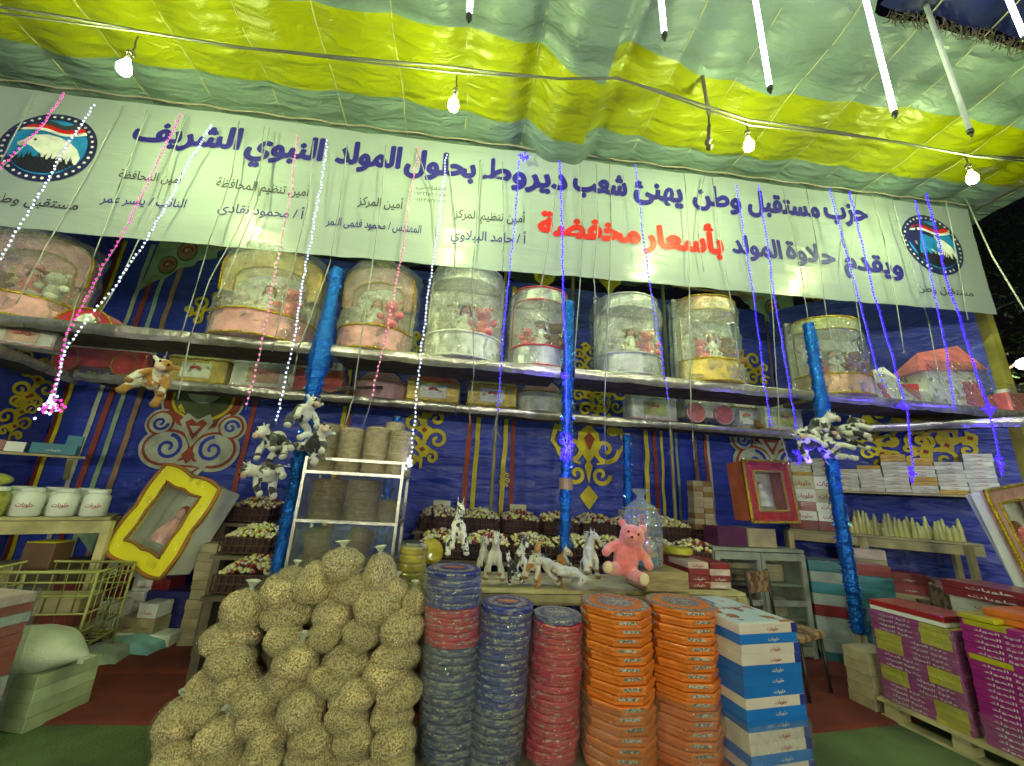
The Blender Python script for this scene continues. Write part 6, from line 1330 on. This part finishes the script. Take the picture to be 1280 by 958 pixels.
mb.grid(f, 80, 40); o = mb.build('stretch_film', wrap, org=(-2.47, 2.3, 0)); o.location = (-2.47, 2.3, 0); tag(o, 'clear stretch film round the red and white pile at the left', 'film')
small_cartons((-2.34, 2.98, .0), 1, 4, (.33, .42, .072), [mat('green_white_carton', (.42, .50, .28), .45, coat=.5, rnd=.15), kraft], 'pale green wrapped flat pack under the white sack', 1.30, 'pale green packs under the white sack', seed=62)
mb = MB(); mb.ell((0, 0, 0), (.36, .26, .15), 30, 18, None, lambda p: Vector((p.x*(1+.25*max(0, p.x/.36)**3), p.y*(1-.55*max(0, p.x/.36)**2), p.z*(1-.5*max(0, p.x/.36)**3)+.012*noise.noise(p*9))))
mb.box((.44, 0, -.02), (.05, .10, .03)); o = mb.build('sack', mat('woven_sack', (.58, .62, .46), .7, bump=.6, bs=50, vs=3)); o.location = (-2.50, 3.12, .385); o.rotation_euler = (0, .10, -.1); o.scale = (.72, .72, .78); tag(o, 'white woven sack with a pinched corner lying on the pale green packs', 'sack')
# wire basket
wire = mat('yellow_green_wire', (.42, .44, .14), .5); t = thing('wire_basket', 'tall yellowish wire basket trolley at the left', 'basket', (-3.02, 3.75, -.12), .12)
W_, D_, H0, H1 = .72, .42, .32, .84
for z in (H0, .44, .56, .68, .77, H1):
    MB().tube([(-W_/2, -D_/2, z), (W_/2, -D_/2, z), (W_/2, D_/2, z), (-W_/2, D_/2, z), (-W_/2, -D_/2, z)], .007 if z not in (H0, H1) else .011, 5).build('rail', wire, t)
for i in range(9): x = lerp(-W_/2, W_/2, i/8); MB().tube([(x, D_/2, H1), (x, D_/2, H0), (x, -D_/2, H0), (x, -D_/2, H1)], .006, 4).build('wire', wire, t)
for i in range(1, 6): y = lerp(-D_/2, D_/2, i/6); MB().tube([(-W_/2, y, H1), (-W_/2, y, H0), (W_/2, y, H0), (W_/2, y, H1)], .006, 4).build('wire', wire, t)
for sx in (-1, 1):
    for sy in (-1, 1): MB().tube([(sx*W_/2, sy*D_/2, H1), (sx*W_/2, sy*D_/2, .12)], .011, 5).build('leg', wire, t)
small_cartons((-3.30, 3.60, .215), 2, 3, (.27, .26, .10), [maroon, kraft], 'dull red carton inside the wire basket', .12, 'cartons in the wire basket', seed=66)
# cartons on the floor at the back left
small_cartons((-3.55, 4.55, .0), 5, 6, (.19, .2, .125), [white, mat('brown_white_carton', (.50, .42, .36), .5), white, maroon], 'white or brown carton in the rows under the tilted yellow frame', -.15, 'white and brown cartons at the back left', seed=71, letters=[L_r], cols=[5, 6, 5, 5, 4], jit=.02)
small_cartons((-3.02, 4.22, .0), 4, 3, (.17, .18, .115), [white, kraft], 'picture carton on the floor below the yellow frame', -.1, 'picture cartons at the back left', seed=72, letters=[L_r], jit=.02, cols=[3, 2, 3, 1])
small_cartons((-3.75, 4.30, .0), 2, 4, (.28, .24, .13), [kraft, ywc], 'cream carton in the pile right of the wire basket', .2, 'cream cartons behind the wire basket', seed=73, jit=.02)
small_cartons((-2.78, 4.40, .0), 1, 2, (.42, .26, .20), [mat('dark_blue_carton', (.03, .03, .20), .45), prp], 'dark blue or brown carton on the carpet left of the wafer column', -.05, seed=74, letters=[L_w])
small_cartons((-2.30, 4.18, .0), 1, 11, (.24, .16, .078), [kraft], 'pale kraft pack in the narrow column left of the sweet baskets', .05, 'kraft packs in a narrow column', seed=75, jit=.012)
for i, (x, y, rz, m) in enumerate(((-2.78, 3.95, .2, palew), (-2.9, 3.7, .4, ywc), (-2.6, 4.2, -.2, mat('cyan_bag', (.20, .42, .46), .4)), (-3.1, 3.75, .1, palew))):
    mb = MB(); mb.grid(lambda u, v: ((u-.5)*.5, (v-.5)*.34, .05+.05*sin(pi*u)*sin(pi*v)+.012*noise.noise(Vector((u*6, v*6, i)))-(.045 if u in (0, 1) or v in (0, 1) else 0)), 18, 14); o = mb.build('flat_bag', m); o.location = (x, y, .02); o.rotation_euler = (0, 0, rz); tag(o, '%s flat plastic packet on the carpet edge right of the wire basket' % ORD[i], 'packet')
for i, (x, y, z, dd) in enumerate(((-3.30, 4.20, 0, (.20, .16, .22)), (-3.06, 4.22, 0, (.17, .15, .17)), (-3.30, 4.22, .222, (.18, .14, .12)), (-2.86, 4.16, 0, (.15, .14, .14)))):
    o = MB().box((0, 0, dd[2]/2), dd, bev=.004).build('carton', (white, maroon, ywc, prp)[i]); o.location = (x, y-.18, z); o.rotation_euler = (0, 0, -.3+.2*i); tag(o, ('tall white', 'small maroon', 'cream', 'little dark purple')[i]+' carton set loosely in front of the rows at the back left', 'carton')
# jars on the left table
jar_w = mat('white_plastic_jar', (.66, .70, .64), .35, var=.05, coat=.3); jar_y = mat('yellow_sweet_jar', (.52, .55, .10), .35, var=.3, vs=14, coat=.5)
jl = letter_mesh('lettering', 'حلويات', .10, .05, pr_red)
dL = Vector((-3.05+4.3, 4.1-3.35, 0)); aL = math.atan2(dL.y, dL.x); uL = dL.normalized(); nL = Vector((-uL.y, uL.x, 0))
jm = {}
for nm, m in (('w', jar_w), ('y', jar_y)): mb = MB(); mb.lathe([(.082, 0), (.09, .01), (.092, .10), (.09, .17), (.07, .195), (.068, .2)], 20); mb.sm = [True]*len(mb.sm); jm[nm] = mb.mesh('jar', m)
lid = MB(); lid.lathe([(.076, .198), (.078, .203), (.078, .225), (.07, .232)], 20); lidm = lid.mesh('lid', jar_w)
for i in range(13):
    row = i % 2; p = Vector((-4.3, 3.35, 1.062))+uL*(.12+.10*i)+nL*(.12+.2*row); k = 'y' if i in (0, 1, 5, 6) else 'w'
    t = thing('plastic_jar', '%s plastic jar, %s from the left end of the left table' % ('yellow filled' if k == 'y' else 'white', ORD[i]), 'jar', p, aL, 'jars on the left table'); link('jar', jm[k], t); link('lid', lidm, t)
    if k == 'w': link('lettering', jl, t, (0, -.0935, .08))
o = MB().ell((0, 0, .05), (.18, .12, .06), 18, 10).build('yellow_bag', jar_y); p = Vector((-4.3, 3.35, 1.295))+uL*.62+nL*.2; o.location = p; tag(o, 'yellow sweets bag lying across the jars on the left table', 'bag')
teal = mat('teal_carton', (.01, .22, .30), .45)
def wsh(s_, q=.05): a = Vector((-4.6, 3.6, 0)); d = Vector((.98, .75, 0)).normalized(); n_ = Vector((-d.y, d.x, 0)); return a+d*s_+n_*q+Vector((0, 0, 1.582))
aS = math.atan2(.75, .98)
small_cartons(wsh(.86, .06), 1, 1, (.30, .2, .10), [teal], 'flat teal carton on the left wall shelf', aS, letters=[L_w]); small_cartons(wsh(1.05, .30)-Vector((0, 0, .0)), 1, 1, (.12, .12, .20), [teal], 'upright teal carton behind the flat one on the left wall shelf', aS)
small_cartons(wsh(.30, .05), 1, 1, (.42, .22, .10), [maroon], 'maroon carton on the left wall shelf', aS); small_cartons(wsh(.72, .02), 1, 1, (.12, .2, .09), [white], 'small white carton between the maroon and teal ones on the left wall shelf', aS)
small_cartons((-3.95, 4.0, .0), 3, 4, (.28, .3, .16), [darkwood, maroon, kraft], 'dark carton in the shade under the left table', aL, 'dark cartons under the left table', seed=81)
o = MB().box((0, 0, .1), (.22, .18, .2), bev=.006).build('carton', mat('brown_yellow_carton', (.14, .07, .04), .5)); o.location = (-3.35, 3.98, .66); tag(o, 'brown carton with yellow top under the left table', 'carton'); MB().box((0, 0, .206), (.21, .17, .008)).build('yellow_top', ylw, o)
# ------------------------------------------------------------------ outside to the right: tree, lamp, brick building
brick = mat('dusty_brick', (.26, .15, .11), .85, rnd=.15); t = thing('brick_building', 'brick building with a dark roof edge far right beyond the stall', 'building', (15, 9.5, 0), world=True)
MB().box((17, 10.2, 1.7), (8, .3, 3.4)).build('wall', mat('mortar', (.22, .20, .17), .9), t); MB().box((17, 9.9, 3.46), (8.4, 1.4, .14)).build('roof_edge', black, t)
bmsh = MB().box((0, 0, 0), (.42, .05, .16), bev=.006).mesh('brick', brick)
for r in range(6):
    for c in range(12):
        link('brick', bmsh, t, Vector((13.2+c*.46+(r % 2)*.23, 10.03, 2.35+r*.19))-t.location)
t = thing('street_lamp', 'bright white street lamp beyond the stall at the right edge', 'street lamp', (0, 0, 0), world=True); lp = A(1281, 455, 7.5); t.location = (lp.x, 7.5, 0)
MB().tube([(lp.x, 7.5, 0), (lp.x, 7.5, lp.z)], .05, 8).build('pole', black, t); MB().ell((lp.x, 7.5, lp.z), (.16, .16, .14), 14, 9).build('lamp', glow('lamp_glow', (1, .95, .8), 60), t)
t = thing('tree', 'dark leafy tree at night beyond the right end of the stall', 'tree', (13.5, 8.4, 0), world=True); bark = mat('bark', (.08, .06, .04), .9, bump=.8)
mb = MB(); mb.tube([(13.5, 8.4, 0), (13.6, 8.4, 2), (13.4, 8.5, 4), (13.6, 8.4, 6.5)], .2, 9, .06); mb.build('trunk', bark, t)
rr = random.Random(9)
for i in range(7): z = 3+i*.55; a = rr.uniform(0, 6.28); MB().tube([(13.5, 8.4, z), (13.5+1.2*cos(a), 8.4+1.0*sin(a), z+.8), (13.5+2.3*cos(a), 8.4+1.8*sin(a), z+1.2)], .06, 5, .015).build('limb', bark, t)
mb = MB(); cl = [Vector((rr.uniform(9.6, 16.5), rr.uniform(7.0, 9.8), rr.uniform(3.8, 10.5))) for _ in range(60)]
for i in range(9000):
    c = rr.choice(cl); p = c+Vector((rr.gauss(0, .42), rr.gauss(0, .35), rr.gauss(0, .30))); d1 = Vector((rr.uniform(-1, 1), rr.uniform(-1, 1), rr.uniform(-1, 1))).normalized()*.085; d2 = d1.orthogonal().normalized()*.04
    mb._add([p-d1, p+d2, p+d1, p-d2], [[0, 1, 2, 3]], False)
tag(mb.build('crown', mat('night_leaves', (.05, .09, .03), .7, rnd=0), t), kind='stuff')
for o in S.objects:
    if '_w' in o: del o['_w']
